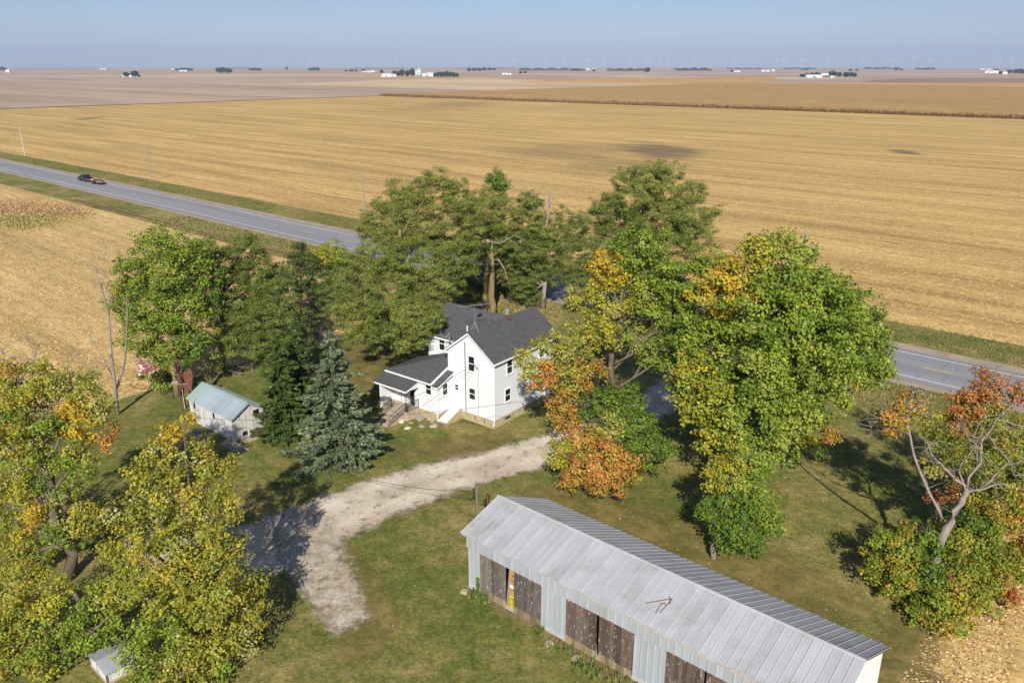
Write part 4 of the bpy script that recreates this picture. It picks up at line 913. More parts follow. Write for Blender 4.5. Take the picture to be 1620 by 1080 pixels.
# porch
o = roof_slab((-11.15,-3.75,2.98),(-6.95,-3.75,2.98),(-6.95,-1.96,3.46),(-11.15,-1.96,3.46), 'porch_roof')
obj('porch_ceiling', MB().prism([(-3.7,2.86),(-1.97,2.86),(-1.97,3.30),(-3.7,2.90)], 'x', -10.6, -7.05), 'trim_white', o)
obj('porch_side_wall', MB().box((-10.62,-3.5,.1),(-10.48,-1.96,2.85)), 'house_siding', house)
obj('porch_slab', MB().box((-10.46,-3.5,-.1),(-7.15,-1.97,.82)), 'concrete', house)
for k in range(4): obj('step', MB().box((-9.1,-3.51-.5*(k+1),-.1),(-7.5,-3.51-.5*k,.82-.165*(k+1))), 'concrete', house)
dr = obj('door', MB().box((-9.3,-2.03,.84),(-8.4,-1.952,2.72)), 'trim_white', house)
obj('door_frame', MB().box((-9.46,-2.0,.83),(-9.31,-1.951,2.84)), 'far_grey', dr); obj('pane', MB().box((-9.15,-2.045,1.75),(-8.55,-2.032,2.55)), 'glass', dr); obj('handle', MB().bar((-8.5,-2.08,1.7),(-8.5,-2.03,1.7),.03), 'steel', dr)
obj('porch_panel', MB().box((-8.2,-2.0,.84),(-7.7,-1.952,2.5)), 'glass', house)
def railing(p0, p1, h=.85, lattice=True):
    p0 = np.array(p0, float); p1 = np.array(p1, float); up = np.array([0,0,1.]); L = np.linalg.norm(p1-p0); nb = max(3, int(L/.16)); m = MB()
    m.tube([p0+up*h, p1+up*h], .028, 5); m.tube([p0+up*.1, p1+up*.1], .018, 5); m.tube([p0, p0+up*h], .024, 5); m.tube([p1, p1+up*h], .024, 5)
    for k in range(1, nb):
        q = p0+(p1-p0)*k/nb; m.bar(q+up*.1, q+up*h, .012, 4)
        if k % 2: m.bar(q+up*.25, p0+(p1-p0)*(k+1)/nb+up*.6, .01, 4)
    return obj('railing', m, 'iron', house)
railing((-7.45,-3.45,.82),(-7.45,-5.55,.12)); railing((-9.12,-3.45,.82),(-9.12,-5.45,.15)); railing((-7.2,-3.42,.82),(-7.2,-2.0,.82)); railing((-10.2,-3.46,.82),(-9.2,-3.46,.82)); railing((-7.44,-3.47,.82),(-7.22,-3.47,.82))
m = MB()
for dx, dy in ((0,0),(.28,0),(0,.28)):
    m.bar((-7.48+dx,-3.42+dy,.82),(-7.48+dx,-3.42+dy,2.9),.02)
for k in range(9):
    z_ = .95+k*.22; m.bar((-7.48,-3.42,z_),(-7.2,-3.42,z_+.2),.012,4); m.bar((-7.2,-3.42,z_),(-7.48,-3.42,z_+.2),.012,4); m.bar((-7.48,-3.42,z_),(-7.48,-3.14,z_+.2),.012,4)
obj('iron_column', m, 'iron', house)
# roof furniture
def on_roof_right(x): return RG-(x-XM)*SL
m = MB(); bx_, by_ = XM-.05, .75
for a_ in (0,2.1,4.2): m.bar((bx_+.42*math.cos(a_), by_+.42*math.sin(a_), RG-.15),(bx_,by_,RG+.75),.018)
m.bar((bx_,by_,RG+.1),(bx_,by_,RG+2.3),.02)
an = obj('antenna_mast', m, 'steel', house)
m = MB(); c0 = np.array([bx_,by_,RG+2.2]); d_ = np.array([.82,.55,.12]); d_ /= np.linalg.norm(d_); pr = np.array([-d_[1], d_[0], 0])
m.bar(c0-d_*1.3, c0+d_*1.3, .018)
for k in range(11):
    q = c0+d_*(-1.25+k*.25); w_ = 1.05-.07*k; m.bar(q-pr*w_, q+pr*w_, .008, 4)
for k in range(5): m.bar(c0+d_*(1.0+.05*k)+np.array([0,0,-.3+.15*k]), c0+d_*(1.2)+pr*.35+np.array([0,0,-.3+.15*k]), .01, 4)
obj('antenna_boom', m, 'steel', an)
m = MB(); c1 = np.array([bx_,by_,RG+.85]); m.bar(c1-d_*.9, c1+d_*1.0, .016)
for k in range(8): q = c1+d_*(-.8+k*.24); m.bar(q-pr*(.5-.03*k), q+pr*(.5-.03*k), .009, 4)
obj('antenna_boom', m, 'iron', an)
obj('plumbing_vent', MB().tube([(XM-.5,.25,RG-.5),(XM-.5,.25,RG+.42)], .05, 8), 'trim_white', house)
m = MB().lathe([(.13,0),(.13,.62)], 10, (XM+.05,5.55-.45,RG-.15)); fl_ = obj('chimney_flue', m, 'rust', house)
obj('flue_cap', MB().lathe([(.17,.48),(.2,.5),(.2,.92),(.12,1.0)], 12, (XM+.05,5.1,RG-.15)), 'steel', fl_)
obj('flashing', MB().box((XM-.3,4.85,RG-.22),(XM+.35,5.35,RG-.02)), 'rust', fl_)
zz = RG-.02-(AM-5.0)*SA; obj('roof_vent', MB().hexa([(-5.9,4.8,zz-.22),(-5.5,4.8,zz-.22),(-5.5,5.2,zz+.05),(-5.9,5.2,zz+.05),(-5.85,4.78,zz+.06),(-5.55,4.78,zz+.06),(-5.55,5.15,zz+.22),(-5.85,5.15,zz+.22)]), 'iron', house)
m = MB(); q = np.array([HX-.25,.9,zE+.1]); m.bar(q, q+np.array([-.35,.0,.75]), .03); m.tube([q+np.array([-.35,0,.75]), q+np.array([-.8,-.2,.75]), q+np.array([-1.0,-.45,.95])], .02, 5)
ds = obj('dish_arm', m, 'steel', house)
m = MB(); cc = q+np.array([-.35,-.05,.95]); nrm_ = Vector((-.75,-.45,.5)).normalized(); mt = nrm_.to_track_quat('Z','Y').to_matrix()
V = []; F = []
for ri, (rr, dz) in enumerate([(.001,0),(.14,.012),(.28,.05),(.33,.075),(.33,.055),(.14,-.01),(.001,-.02)]):
    for k in range(14):
        a_ = 2*math.pi*k/14; p_ = mt @ Vector((rr*math.cos(a_)*.85, rr*math.sin(a_)*1.05, dz)); V.append(np.array(p_)+cc)
for i in range(6):
    for k in range(14): F.append((i*14+k, i*14+(k+1) % 14, (i+1)*14+(k+1) % 14, (i+1)*14+k))
obj('satellite_dish', MB().add(V, F), 'far_grey', ds, True)
# rocks by the stoop
def rock(px, py, r, mat, label, flat=.6, seed=0):
    g = G(px, py); rg = np.random.default_rng(seed); m = MB(); n = 9; V = []; F = []
    rings = [(.55,0.0),(1.0,.25),(.95,.6),(.6,.92),(.15,1.05)]
    for rr, zz in rings:
        for k in range(n):
            a = 2*math.pi*k/n; q = r*rr*(1+.22*rg.normal()*.6); V.append((q*math.cos(a), q*math.sin(a)*.8, zz*r*flat*(1+.1*rg.normal())-.03))
    for i in range(len(rings)-1):
        for k in range(n): F.append((i*n+k, i*n+(k+1) % n, (i+1)*n+(k+1) % n, (i+1)*n+k))
    F.append(tuple(range((len(rings)-1)*n, len(rings)*n))); F.append(tuple(range(n-1,-1,-1)))
    o = obj('garden_rock', m.add(V, F), mat, None, False); o.location = (g[0], g[1], 0); o.rotation_euler = (0,0,rg.uniform(0,6)); return tag(o, label, 'rock', 'rocks beside the porch steps')
rock(635,667,.38,'rock_white','pale boulder nearest the foot of the porch steps',.75,1); rock(664.5,663,.48,'rock_grey','large greenish grey boulder below the porch railing',.6,2); rock(686.5,675,.40,'rock_tan','round tan boulder standing apart before the cellar door',.8,3)
rock(644.5,677,.34,'rock_white','flat white stone lying lowest on the lawn',.35,4); rock(650,669,.22,'rock_tan','small tan stone between the two pale boulders',.6,5); rock(667,674,.3,'rock_grey','low grey stone in front of the large grey boulder',.45,6); rock(684,667,.3,'rock_grey','dark grey stone against the corner of the addition',.7,7); rock(679,663,.3,'rock_tan','tan stone at the end of the rubble heap',.7,8)
g = G(671,655); mrg = np.random.default_rng(3); m = MB()
for k in range(90):
    a = mrg.uniform(0,6.28); r = mrg.random()**.6; s = mrg.uniform(.07,.14); p = np.array([math.cos(a)*r*1.1, math.sin(a)*r*.6, max(.02,.38*(1-r))]); e3 = unit(mrg.normal(size=(4,3)))*s
    m.add([p+e3[0], p+e3[1], p+e3[2], p+e3[3], p-e3[0]*.7, p-e3[1]*.7], [(0,1,2),(0,2,3),(1,2,4),(2,3,5),(0,1,3),(1,4,3),(4,5,3),(2,4,5)])
o = obj('rubble_heap', m, 'rock_tan'); o.location = (g[0], g[1], 0); o.rotation_euler = (0,0,HR); tag(o, 'heap of broken tan rubble against the addition wall', 'rubble', kind='stuff')

# ------------------------------------------------------------------ long machine shed (barn)
barn = empty('long_barn', (-3.08, 40.99, 0), R(-41.0))
tag(barn, 'long grey metal roofed barn with sliding board doors in the foreground', 'barn')
BL, BW, RY, ZE, ZR, ZB = 22.12, 8.146, 3.39, 3.86, 4.86, 2.55
def panel_mesh(name, run, rise, w, mat):
    L = math.hypot(run, rise); m = MB()
    # flat pan with raised ribs at one edge and mid minor ribs
    prof = [(0,0),(.012,.030),(.042,.030),(.054,0),(w*.35,0),(w*.35+.012,.004),(w*.35+.035,.004),(w*.35+.042,0),(w*.68,0),(w*.68+.012,.004),(w*.68+.035,.004),(w*.68+.042,0),(w+.02,0)]
    n = len(prof); V = [(x, 0, z) for x, z in prof]+[(x, L, z) for x, z in prof]+[(w+.02,0,-.02),(0,0,-.02),(w+.02,L,-.02),(0,L,-.02)]
    F = [(i, i+1, n+i+1, n+i) for i in range(n-1)]+[tuple(range(n-1,-1,-1))+(2*n+1,2*n)]
    F[-1] = tuple([2*n+1, 2*n]+list(range(n-1,-1,-1)))
    me = bpy.data.meshes.new(name); me.from_pydata(V, [], F); me.update(); me.materials.append(MAT[mat]); return me
pw = .4608; npn = 48
ang_f = math.atan2(ZR-ZE, RY); ang_b = math.atan2(ZR-ZB, BW-RY)
mf = panel_mesh('roof_panel', RY, ZR-ZE, pw, 'tin_roof'); mbk = panel_mesh('roof_panel', BW-RY, ZR-ZB, pw, 'tin_roof')
for k in range(npn):
    o = obj('roof_panel', mf, None, barn); o.location = (k*pw, 0-rng.random()*.03, ZE+rng.random()*.006); o.rotation_euler = (ang_f, 0, 0)
    o = obj('roof_panel', mbk, None, barn); o.location = ((k+1)*pw, BW+rng.random()*.03, ZB+rng.random()*.006); o.rotation_euler = (ang_b, 0, math.pi)
obj('ridge_cap', MB().hexa([(-.03,RY-.13,ZR+.01),(BL+.03,RY-.13,ZR+.01),(BL+.03,RY+.13,ZR-.02),(-.03,RY+.13,ZR-.02),(-.03,RY-.02,ZR+.075),(BL+.03,RY-.02,ZR+.075),(BL+.03,RY+.02,ZR+.075),(-.03,RY+.02,ZR+.075)]), 'tin_roof', barn)
# frame boards under the roof, end walls, back wall
fy = .38
endp = [(fy+.02,-.1),(BW-.25,-.1),(BW-.25,ZB+.02),(RY,ZR-.13),(fy+.02,ZE-.03)]
obj('end_wall', MB().prism(endp, 'x', .28, .40), 'tin_wall', barn)
obj('end_wall', MB().prism(endp, 'x', BL-.40, BL-.28), 'barn_white', barn)
for k in range(22):
    y0 = fy+.1+k*.335
    zt = ZE+(ZR-ZE)*y0/RY-.16 if y0 < RY else ZR+(ZB-ZR)*(y0-RY)/(BW-RY)-.2
    if y0 < BW-.5: obj('batten', MB().box((BL-.275,y0,0),(BL-.25,y0+.07,max(.5,zt))), 'barn_white', barn)
    if y0 < BW-.5 and k % 2 == 0: obj('batten', MB().box((.25,y0,0),(.275,y0+.05,max(.5,zt))), 'tin_wall', barn)
obj('window', MB().box((BL-.27,1.2,1.2),(BL-.235,2.0,2.3)), 'rust', barn)
obj('back_wall', MB().box((.3,BW-.34,-.1),(BL-.3,BW-.26,ZB-.05)), 'tin_wall', barn)
obj('rafter_board', MB().prism([(.05,ZE-.14),(RY,ZR-.15),(RY,ZR-.04),(.05,ZE-.03)], 'x', BL-.14, BL-.06), 'rust', barn)
obj('rafter_board', MB().prism([(RY,ZR-.15),(BW-.05,ZB-.12),(BW-.05,ZB-.03),(RY,ZR-.04)], 'x', BL-.14, BL-.06), 'rust', barn)
obj('floor_slab', MB().box((.4,.5,-.08),(BL-.4,BW-.4,.02)), 'bare_earth' if 'bare_earth' in MAT else 'concrete', barn)
obj('sill_beam', MB().box((.3,fy-.10,-.08),(BL-.3,fy+.12,.10)), 'beam_pale', barn)
# wall sheets between the doors
def wsheet(x0, x1, z0, z1, y, mat='tin_wall', name='wall_panel', w=.36):
    n = max(1, round((x1-x0)/w)); w = (x1-x0)/n
    for k in range(n):
        a = x0+k*w
        obj(name, MB().box((a,y,z0),(a+w-.004,y+.03,z1)).box((a,y-.035,z0),(a+.05,y-.001,z1)), mat, barn)
for x0, x1 in ((.3,1.3),(5.95,7.70),(12.02,13.92),(18.3,BL-.3)): wsheet(x0, x1, .08, 2.95, fy)
wsheet(.28, BL-.28, 2.86, ZE-.10, fy-.13, 'tin_wall', 'fascia_panel', .44)
# sliding doors of vertical boards
def door(x0, x1, mat, z0=.30, z1=2.90, y=fy-.09):
    d = obj('door', MB().box((x0+.02,y+.032,z0),(x1-.02,y+.06,z1)), mat, barn)
    n = round((x1-x0)/.235); w = (x1-x0)/n
    for k in range(n):
        a = x0+k*w; dz = rng.uniform(-.03,.03)
        obj('plank', MB().box((a+.004,y-rng.uniform(0,.012),z0+dz+.18),(a+w-.006,y+.03,z1)), mat, d)
        obj('kick_plank', MB().box((a+.004,y-.012-rng.uniform(0,.012),.02-rng.random()*.1),(a+w-.006,y+.03,z0+dz+.175)), 'kick_board', d)
    for a in (x0+.35, x1-.35): obj('hanger', MB().box((a-.05,y-.03,z1-.16),(a+.05,y-.014,z1+.0)), 'red_paint', d)
    return d
door(1.32,3.34,'board_grey'); door(3.98,5.93,'board_grey'); door(7.72,9.74,'board_brown'); door(9.90,12.0,'board_brown'); door(13.94,16.0,'board_brown'); door(16.1,18.28,'board_brown')
# eave debris: bent old gutter straps along the eave
m = MB()
for k in range(26):
    x = rng.uniform(8, 21); m.tube([(x,-.03,ZE+.02),(x+rng.uniform(.3,.9),-.04+rng.normal()*.04,ZE+.05+rng.random()*.05),(x+rng.uniform(.9,1.4),-.02,ZE+.02)], .014, 4)
obj('gutter_strap', m, 'beam_pale', barn)['kind'] = 'stuff'
obj('eave_board', MB().box((.05,.02,ZE-.10),(BL-.05,.06,ZE-.015)), 'beam_pale', barn)
# things in and on the barn
bm_ = Matrix.Translation((-3.08,40.99,0)) @ Matrix.Rotation(R(-41.0), 4, 'Z')
def inbarn(name, loc, rz=0.0):
    w = bm_ @ Vector(loc); return empty(name, w, R(-41.0)+rz)
bxr = inbarn('cardboard_box', (3.66,.62,.86), .05)
obj('carton', MB().hexa([(-.2,-.12,0),(.2,-.12,0),(.2,.25,0),(-.2,.25,0),(-.2,-.12,1.5),(.2,-.12,1.5),(.2,.25,1.5),(-.2,.25,1.5)]), 'cardboard', bxr)
obj('flap', MB().prism([(-.2,1.505),(.2,1.505),(.1,1.75),(-.05,1.78)], 'y', -.10, -.08), 'cardboard', bxr)
obj('shipping_label', MB().box((-.17,-.128,.55),(.08,-.1215,.75)), 'paper_white', bxr)
for x, z, w, h in ((-.02,1.35,.1,.09),(-.1,1.12,.2,.03),(-.1,1.03,.24,.03),(.08,.95,.06,.06),(.08,.82,.06,.06),(-.12,.42,.12,.03),(.05,.40,.1,.05),(-.1,.3,.1,.02)): obj('printed_mark', MB().box((x,-.127,z),(x+w,-.1212,z+h)), 'print_dark', bxr)
tag(bxr, 'tall printed cardboard box standing in the gap between barn doors', 'box')
bxr = inbarn('yellow_sack', (3.68,.60,.02), -.05)
obj('sack', MB().hexa([(-.24,-.15,0),(.24,-.15,0),(.24,.28,0),(-.24,.28,0),(-.21,-.11,.82),(.22,-.11,.82),(.22,.25,.82),(-.21,.25,.82)]), 'sack_yellow', bxr)
for k in range(16):
    x = -.2+(k % 4)*.105+rng.uniform(-.015,.015); z = .12+(k//4)*.17; yb = -.155+z*.05
    obj('printed_mark', MB().box((x,yb-.006,z),(x+rng.uniform(.03,.08),yb+.004,z+rng.uniform(.04,.1))), 'print_dark', bxr)
tag(bxr, 'yellow printed sack under the cardboard box in the barn', 'sack')
def zroof(y): return ZE+(ZR-ZE)*y/RY+.03
m = MB()
m.tube([(12.9,2.1,zroof(2.1)),(13.2,1.65,zroof(1.65)+.05)], .02, 5); m.tube([(13.12,2.0,zroof(2.0)+.03),(13.02,1.0,zroof(1.0)+.03)], .02, 5); m.tube([(12.75,1.5,zroof(1.5)),(12.98,1.52,zroof(1.52)+.1),(13.08,1.45,zroof(1.45)+.03)], .022, 5); m.tube([(12.78,1.5,zroof(1.5)),(12.85,.85,zroof(.85)+.02)], .016, 5); m.tube([(13.1,2.0,zroof(2.0)+.03),(12.1,1.1,zroof(1.1)+.03)], .018, 5)
o = obj('iron_bracket', m, 'rust'); o.matrix_world = bm_; tag(o, 'bent rusty iron bracket lying on the barn roof', 'bracket')
for x, y, lab in ((.55,-.25,'square tan stone at the left corner of the barn'),(7.2,-.5,'pale flat stone before the middle barn door'),(9.0,-.45,'concrete block lying by the middle barn door')):
    w = bm_ @ Vector((x,y,0)); o = obj('loose_stone', MB().hexa([(-.24,-.18,-.05),(.24,-.16,-.05),(.22,.18,-.05),(-.22,.17,-.05),(-.2,-.14,.2),(.2,-.13,.22),(.18,.15,.18),(-.19,.14,.2)]), 'rock_tan'); o.location = w; o.rotation_euler = (0,0,R(-30+x*8)); tag(o, lab, 'stone', 'loose stones along the barn')
# weeds along barn foot
def barnside(n, x0, x1, y0, y1): 
    x = rng.uniform(x0,x1,n); y = rng.uniform(y0,y1,n); a = R(-41.0)
    return np.c_[-3.08+x*math.cos(a)-y*math.sin(a), 40.99+x*math.sin(a)+y*math.cos(a)]
clx = np.concatenate([barnside(500,.9,2.2,-.5,.1), barnside(260,5.9,6.4,-.4,.1), barnside(500,7,22,-.9,.1), barnside(260,9.2,10.6,-1.2,-.5)])
scatter_grass('weeds', clx, .38, [(.08,.13,.02),(.11,.15,.03),(.16,.15,.05)], 'green weeds growing along the foot of the barn', 'weeds', .05, .8)
iv = barnside(120,1.08,1.3,.15,.25); P = np.c_[iv, rng.uniform(.1,1.1,120)]
root = empty('ivy_vine', (bm_ @ Vector((1.2,.2,0)))); tag(root, 'small green vine climbing the barn wall at the left door', 'vine')
off = np.array(root.location); T = unit(rng.normal(size=(120,3)))*.06; B = unit(np.cross(T, rng.normal(size=(120,3))))*.05
o = cards('crown', P-off, T, B, np.array(PAL['deep'])[rng.integers(0,4,120)], 'leaf', root); o['kind'] = 'stuff'
obj('stem', MB().tube([(0,0,0),(.02,0,.6),(-.02,0,1.1)], [.015,.012,.006], 4), 'bark', root)

# ------------------------------------------------------------------ utility pole by the barn and wires
pt = at(753.5, 768, 43.4); pb = np.array([pt[0]-.02, pt[1], 0.0])
sp_ = empty('service_pole', pb); tag(sp_, 'short brown service pole at the left end of the barn roof', 'pole')
obj('post', MB().tube([(0,0,-.2),(pt[0]-pb[0],0,pt[2])], [.11,.08], 8), 'pole_brown', sp_)
for k in range(3): obj('insulator', MB().lathe([(.05,0),(.06,.05),(.04,.1),(.05,.16)], 8, (-.14,-.05,pt[2]-.35-.26*k)), 'iron', sp_)
obj('conduit', MB().tube([(.06,-.11,1.0),(.06,-.1,pt[2]-.1),(.16,-.1,pt[2]+.15)], .03, 6), 'steel', sp_)
g = G(771.5,800); o = empty('fence_post', (g[0], g[1], 0)); obj('post', MB().tube([(0,0,-.1),(0,0,.95)], [.09,.08], 7), 'pole_brown', o); tag(o, 'short dark post beside the driveway behind the barn', 'post')
def wire(name, a, b, sag, label, r=.014, n=14):
    P = bend(a, b, -sag, n); o = obj(name, MB().tube(P, r, 4), 'wire'); return tag(o, label, 'wire')
hm = Matrix.Translation((-1.539,63.291,0)) @ Matrix.Rotation(HR, 4, 'Z')
hp_ = lambda x, y, z: np.array(hm @ Vector((x,y,z)))
wire('overhead_wire', pt-np.array([.14,0,.4]), at(405,690,58), .05, 'thin sagging wire from the service pole towards the shed')
wire('overhead_wire', hp_(-1.95,-.35,5.75), at(600,650,57), .03, 'thin wire from the house wall to the blue spruce')
wire('overhead_wire', at(432,664,58.5), at(845,632,59), .02, 'thin straight wire crossing in front of the house foundation')
wire('overhead_wire', at(250,655,57), at(432,664,58.5), .02, 'thin wire passing the shed gable')
wire('overhead_wire', hp_(-1.9,-.3,5.6), at(668,642,58), .02, 'second thin wire sloping down from the house wall')
# highway poles
def upole(s, t_, h, lean, label):
    p = ST(s, t_); root = empty('utility_pole', p); obj('post', MB().tube([(0,0,-.2),(lean*h,0,h)], [.17,.11], 8), 'pole_wood', root)
    obj('insulator', MB().lathe([(.05,0),(.07,.06),(.04,.14)], 8, (lean*h,0,h)), 'steel', root); obj('guy_clamp', MB().lathe([(.16,0),(.16,.1)], 8, (lean*h*.8,0,h*.8)), 'steel', root)
    return tag(root, label, 'pole', 'wooden poles along the highway')
upole(-274,18.6,9.8,.0,'leaning grey utility pole at the far left by the highway'); upole(-177,17.6,9.9,.0,'grey utility pole near the dark pickup truck'); upole(-86,18.6,10.2,.0,'grey utility pole left of the olive locust crown'); upole(5,18.4,9.9,.01,'grey utility pole rising above the huge maple on the right')
p = G(1334,622); root = empty('mailbox_post', (p[0],p[1],0)); obj('post', MB().tube([(0,0,-.1),(.05,0,1.9)],[.2,.15],8),'pole_wood',root); tag(root,'thick weathered grey post under the huge maple near the highway','post')
p = G(1355.5,619); root = empty('marker_post', (p[0],p[1],0)); obj('post', MB().tube([(0,0,-.1),(0,0,1.5)],[.05,.05],6),'yellow_post',root); obj('cap', MB().lathe([(.06,1.5),(.06,1.62)],8),'rust',root); tag(root,'thin yellow utility marker post near the highway','marker')

# ------------------------------------------------------------------ white shed
SH = R(-39.7); shed = empty('white_shed', (-23.45,60.82,0), SH); tag(shed, 'small weathered white shed with green and grey metal roof', 'shed')
SL_, SW, SE, SR = 6.85, 3.1, 2.2, 3.12
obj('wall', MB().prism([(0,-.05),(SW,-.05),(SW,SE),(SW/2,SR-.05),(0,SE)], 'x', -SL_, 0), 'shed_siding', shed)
sang = math.atan2(SR-SE, SW/2); slen = math.hypot(SR-SE, SW/2)+.25
def small_panel(w, mat):
    m = MB(); m.box((0,0,0),(w-.004,slen,.02))
    for q in (0,.33,.66): m.box((q*w,0,.021),(q*w+.03,slen,.038))
    me = bpy.data.meshes.new('roof_panel'); me.from_pydata(m.v, [], m.f); me.update(); me.materials.append(MAT[mat]); return me
pwS = (SL_+.4)/9; pm1 = small_panel(pwS,'tin_shed'); pm2 = small_panel(pwS,'tin_green'); pm3 = small_panel(pwS,'tin_green')
for k in range(9):
    dy = .25*math.cos(sang); dz = .25*math.sin(sang)
    o = obj('roof_panel', pm1 if k > 1 else pm3, None, shed); o.location = (-SL_-.2+k*pwS,-dy,SE-dz+.03); o.rotation_euler = (sang,0,0)
    o = obj('roof_panel', pm2, None, shed); o.location = (-SL_-.2+(k+1)*pwS,SW+dy,SE-dz+.03); o.rotation_euler = (sang,0,math.pi)
obj('ridge_cap', MB().prism([(SW/2-.16,SR-.02),(SW/2,SR+.10),(SW/2+.16,SR-.02)], 'x', -SL_-.22, .22), 'tin_green', shed)
obj('rake_board', MB().prism([(-.22,SE-.24),(-.22,SE-.10),(SW/2,SR+.02),(SW/2,SR-.14)], 'x', .19, .225), 'tin_green', shed)
obj('rake_board', MB().prism([(SW/2,SR-.14),(SW/2,SR+.02),(SW+.22,SE-.10),(SW+.22,SE-.24)], 'x', .19, .225), 'tin_green', shed)
for x, z, w, h in ((-3.0,1.35,.28,.5),(-6.1,1.4,.28,.5)): obj('window', MB().box((x,-.02,z),(x+w,.006,z+h)), 'dark_inside', shed)
obj('window', MB().box((-1.75,-.02,1.05),(-1.15,.006,1.65)), 'far_grey', shed)
obj('opening', MB().box((-.006,2.05,1.75),(.02,2.6,2.2)), 'dark_inside', shed); obj('opening', MB().box((-.006,.85,.25),(.02,1.3,.6)), 'dark_inside', shed)
obj('door_slab', MB().box((.03,.5,-.08),(1.0,2.3,.08)), 'concrete', shed)
g = at(407,655,62.0); g[2] = 0
# junk beside shed
jb = G(322,700); root = empty('scrap_pile', (jb[0],jb[1],0), .3); m = MB()
for k in range(26):
    a = np.array([rng.normal()*.9, rng.normal()*.7, .05+rng.random()*.35]); m.tube([a, a+np.array([rng.normal()*.8, rng.normal()*.8, rng.normal()*.12])], [.03,.02], 4)
o = obj('stick', m, 'bark_dead', root); o['kind'] = 'stuff'; obj('sheet', MB().hexa([(-.3,-.9,.0),(.3,-.9,.0),(.3,-.3,.0),(-.3,-.3,.0),(-.2,-.8,.35),(.25,-.8,.3),(.25,-.4,.4),(-.2,-.4,.35)]), 'barn_white', root); tag(root, 'pile of sticks and scrap beside the white shed', 'scrap')
jb = G(372,707); o = empty('scrap_boards', (jb[0],jb[1],0), SH)
for k in range(5): obj('board', MB().box((-1.6,-.5+k*.18,.02+.03*k),(1.0+rng.normal()*.3,-.38+k*.18,.05+.03*k)), 'beam_pale', o)
tag(o, 'loose boards and sticks on the ground before the shed', 'boards')
o = obj('blue_barrel', MB().lathe([(.14,0),(.15,.06),(.15,.15),(.16,.17),(.15,.19),(.15,.33),(.13,.38),(.04,.4)], 14), 'bleach_blue'); jb = G(312,688); o.location = (jb[0],jb[1],0); tag(o, 'small blue barrel by the shed wall', 'barrel')
# low junk left
jb = G(82,795); root = empty('scrap_pile', (jb[0],jb[1],0)); 
for k in range(7): obj('board', MB().box((-1.0+rng.normal()*.2,-.6+k*.18,.05+.05*k),(.9+rng.normal()*.3,-.45+k*.18,.09+.05*k)), 'beam_pale', root)
tag(root, 'heap of grey boards under the left edge maple', 'scrap')
# small building bottom left
q0 = G(171,1083); sb = empty('pump_house', (q0[0],q0[1],0), ROAD_ROT+math.pi/2); sb.scale = (.55,.85,.66); tag(sb, 'low peeling white pump house under the golden maple, bottom left', 'shed')
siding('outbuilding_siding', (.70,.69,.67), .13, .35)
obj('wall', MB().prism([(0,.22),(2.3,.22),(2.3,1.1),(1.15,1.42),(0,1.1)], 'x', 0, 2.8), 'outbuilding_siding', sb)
obj('foundation', MB().box((-.06,-.06,-.1),(2.86,2.36,.22)), 'concrete', sb)
for k in range(4):
    x0 = -.15+k*.78
    obj('roof_panel', MB().hexa([(x0,-.16,1.06),(x0+.77,-.16,1.06),(x0+.77,1.15,1.43),(x0,1.15,1.43),(x0,-.16,1.09),(x0+.77,-.16,1.09),(x0+.77,1.15,1.47),(x0,1.15,1.47)]), 'tin_wall', sb)
    obj('roof_panel', MB().hexa([(x0,1.15,1.43),(x0+.77,1.15,1.43),(x0+.77,2.46,1.06),(x0,2.46,1.06),(x0,1.15,1.47),(x0+.77,1.15,1.47),(x0+.77,2.46,1.09),(x0,2.46,1.09)]), 'tin_wall', sb)
obj('corner_board', MB().box((-.025,-.025,.2),(.12,.12,1.08)), 'board_grey', sb); obj('corner_board', MB().box((-.02,1.3,.24),(-.003,1.36,1.2)), 'board_grey', sb)

# ------------------------------------------------------------------ derelict windmill
Yw = 67.6; wb = at(284,540,Yw); wb[2] = 0; wm = empty('windmill', wb); tag(wm, 'derelict rusty farm windmill with tail vane beside the white shed', 'windmill')
hub = at(284,588,Yw)-wb; zt = hub[2]
for sx, sy in ((-1,-1),(1,-1),(1,1),(-1,1)): obj('leg', MB().tube([(sx*.5,sy*.5,-.1),(hub[0]+sx*.10,sy*.10,zt-.2)], [.05,.04], 5), 'rust', wm)
for f in (.2,.4,.6,.78):
    w = .5*(1-f)+.10*f; m = MB(); z = zt*f
    for a, b2 in (((-w,-w),(w,-w)),((w,-w),(w,w)),((w,w),(-w,w)),((-w,w),(-w,-w))): m.bar((a[0]+hub[0]*f,a[1],z),(b2[0]+hub[0]*f,b2[1],z),.022,4)
    obj('brace', m, 'rust', wm)
for k in range(3): obj('platform_plank', MB().box((-.85+hub[0],-.5+k*.36,zt*.71),(.85+hub[0],-.2+k*.36,zt*.71+.05)), 'beam_pale', wm)
obj('gearbox', MB().lathe([(.10,-.35),(.2,-.25),(.24,0),(.2,.3),(.14,.5),(.05,.62)], 10, tuple(hub)), 'rust', wm)
tl = at(246,584,Yw+.2)-wb; obj('tail_arm', MB().tube([hub+np.array([0,0,.05]), tl], [.035,.03], 5), 'rust', wm)
vp = [at(x, y, Yw+.25)-wb for x, y in ((213,566),(228,570),(243,577),(247,584),(243,590),(219,594))]
obj('tail_vane', MB().add(vp+[v_+np.array([0,.03,0]) for v_ in vp], [tuple(range(6)), tuple(range(11,5,-1))]+[(i,i+6,(i+1)%6+6,(i+1)%6) for i in range(6)]), 'vane_rust', wm)
plain('rust_dark', (.085,.042,.034), .9, var=.5, scale=4)
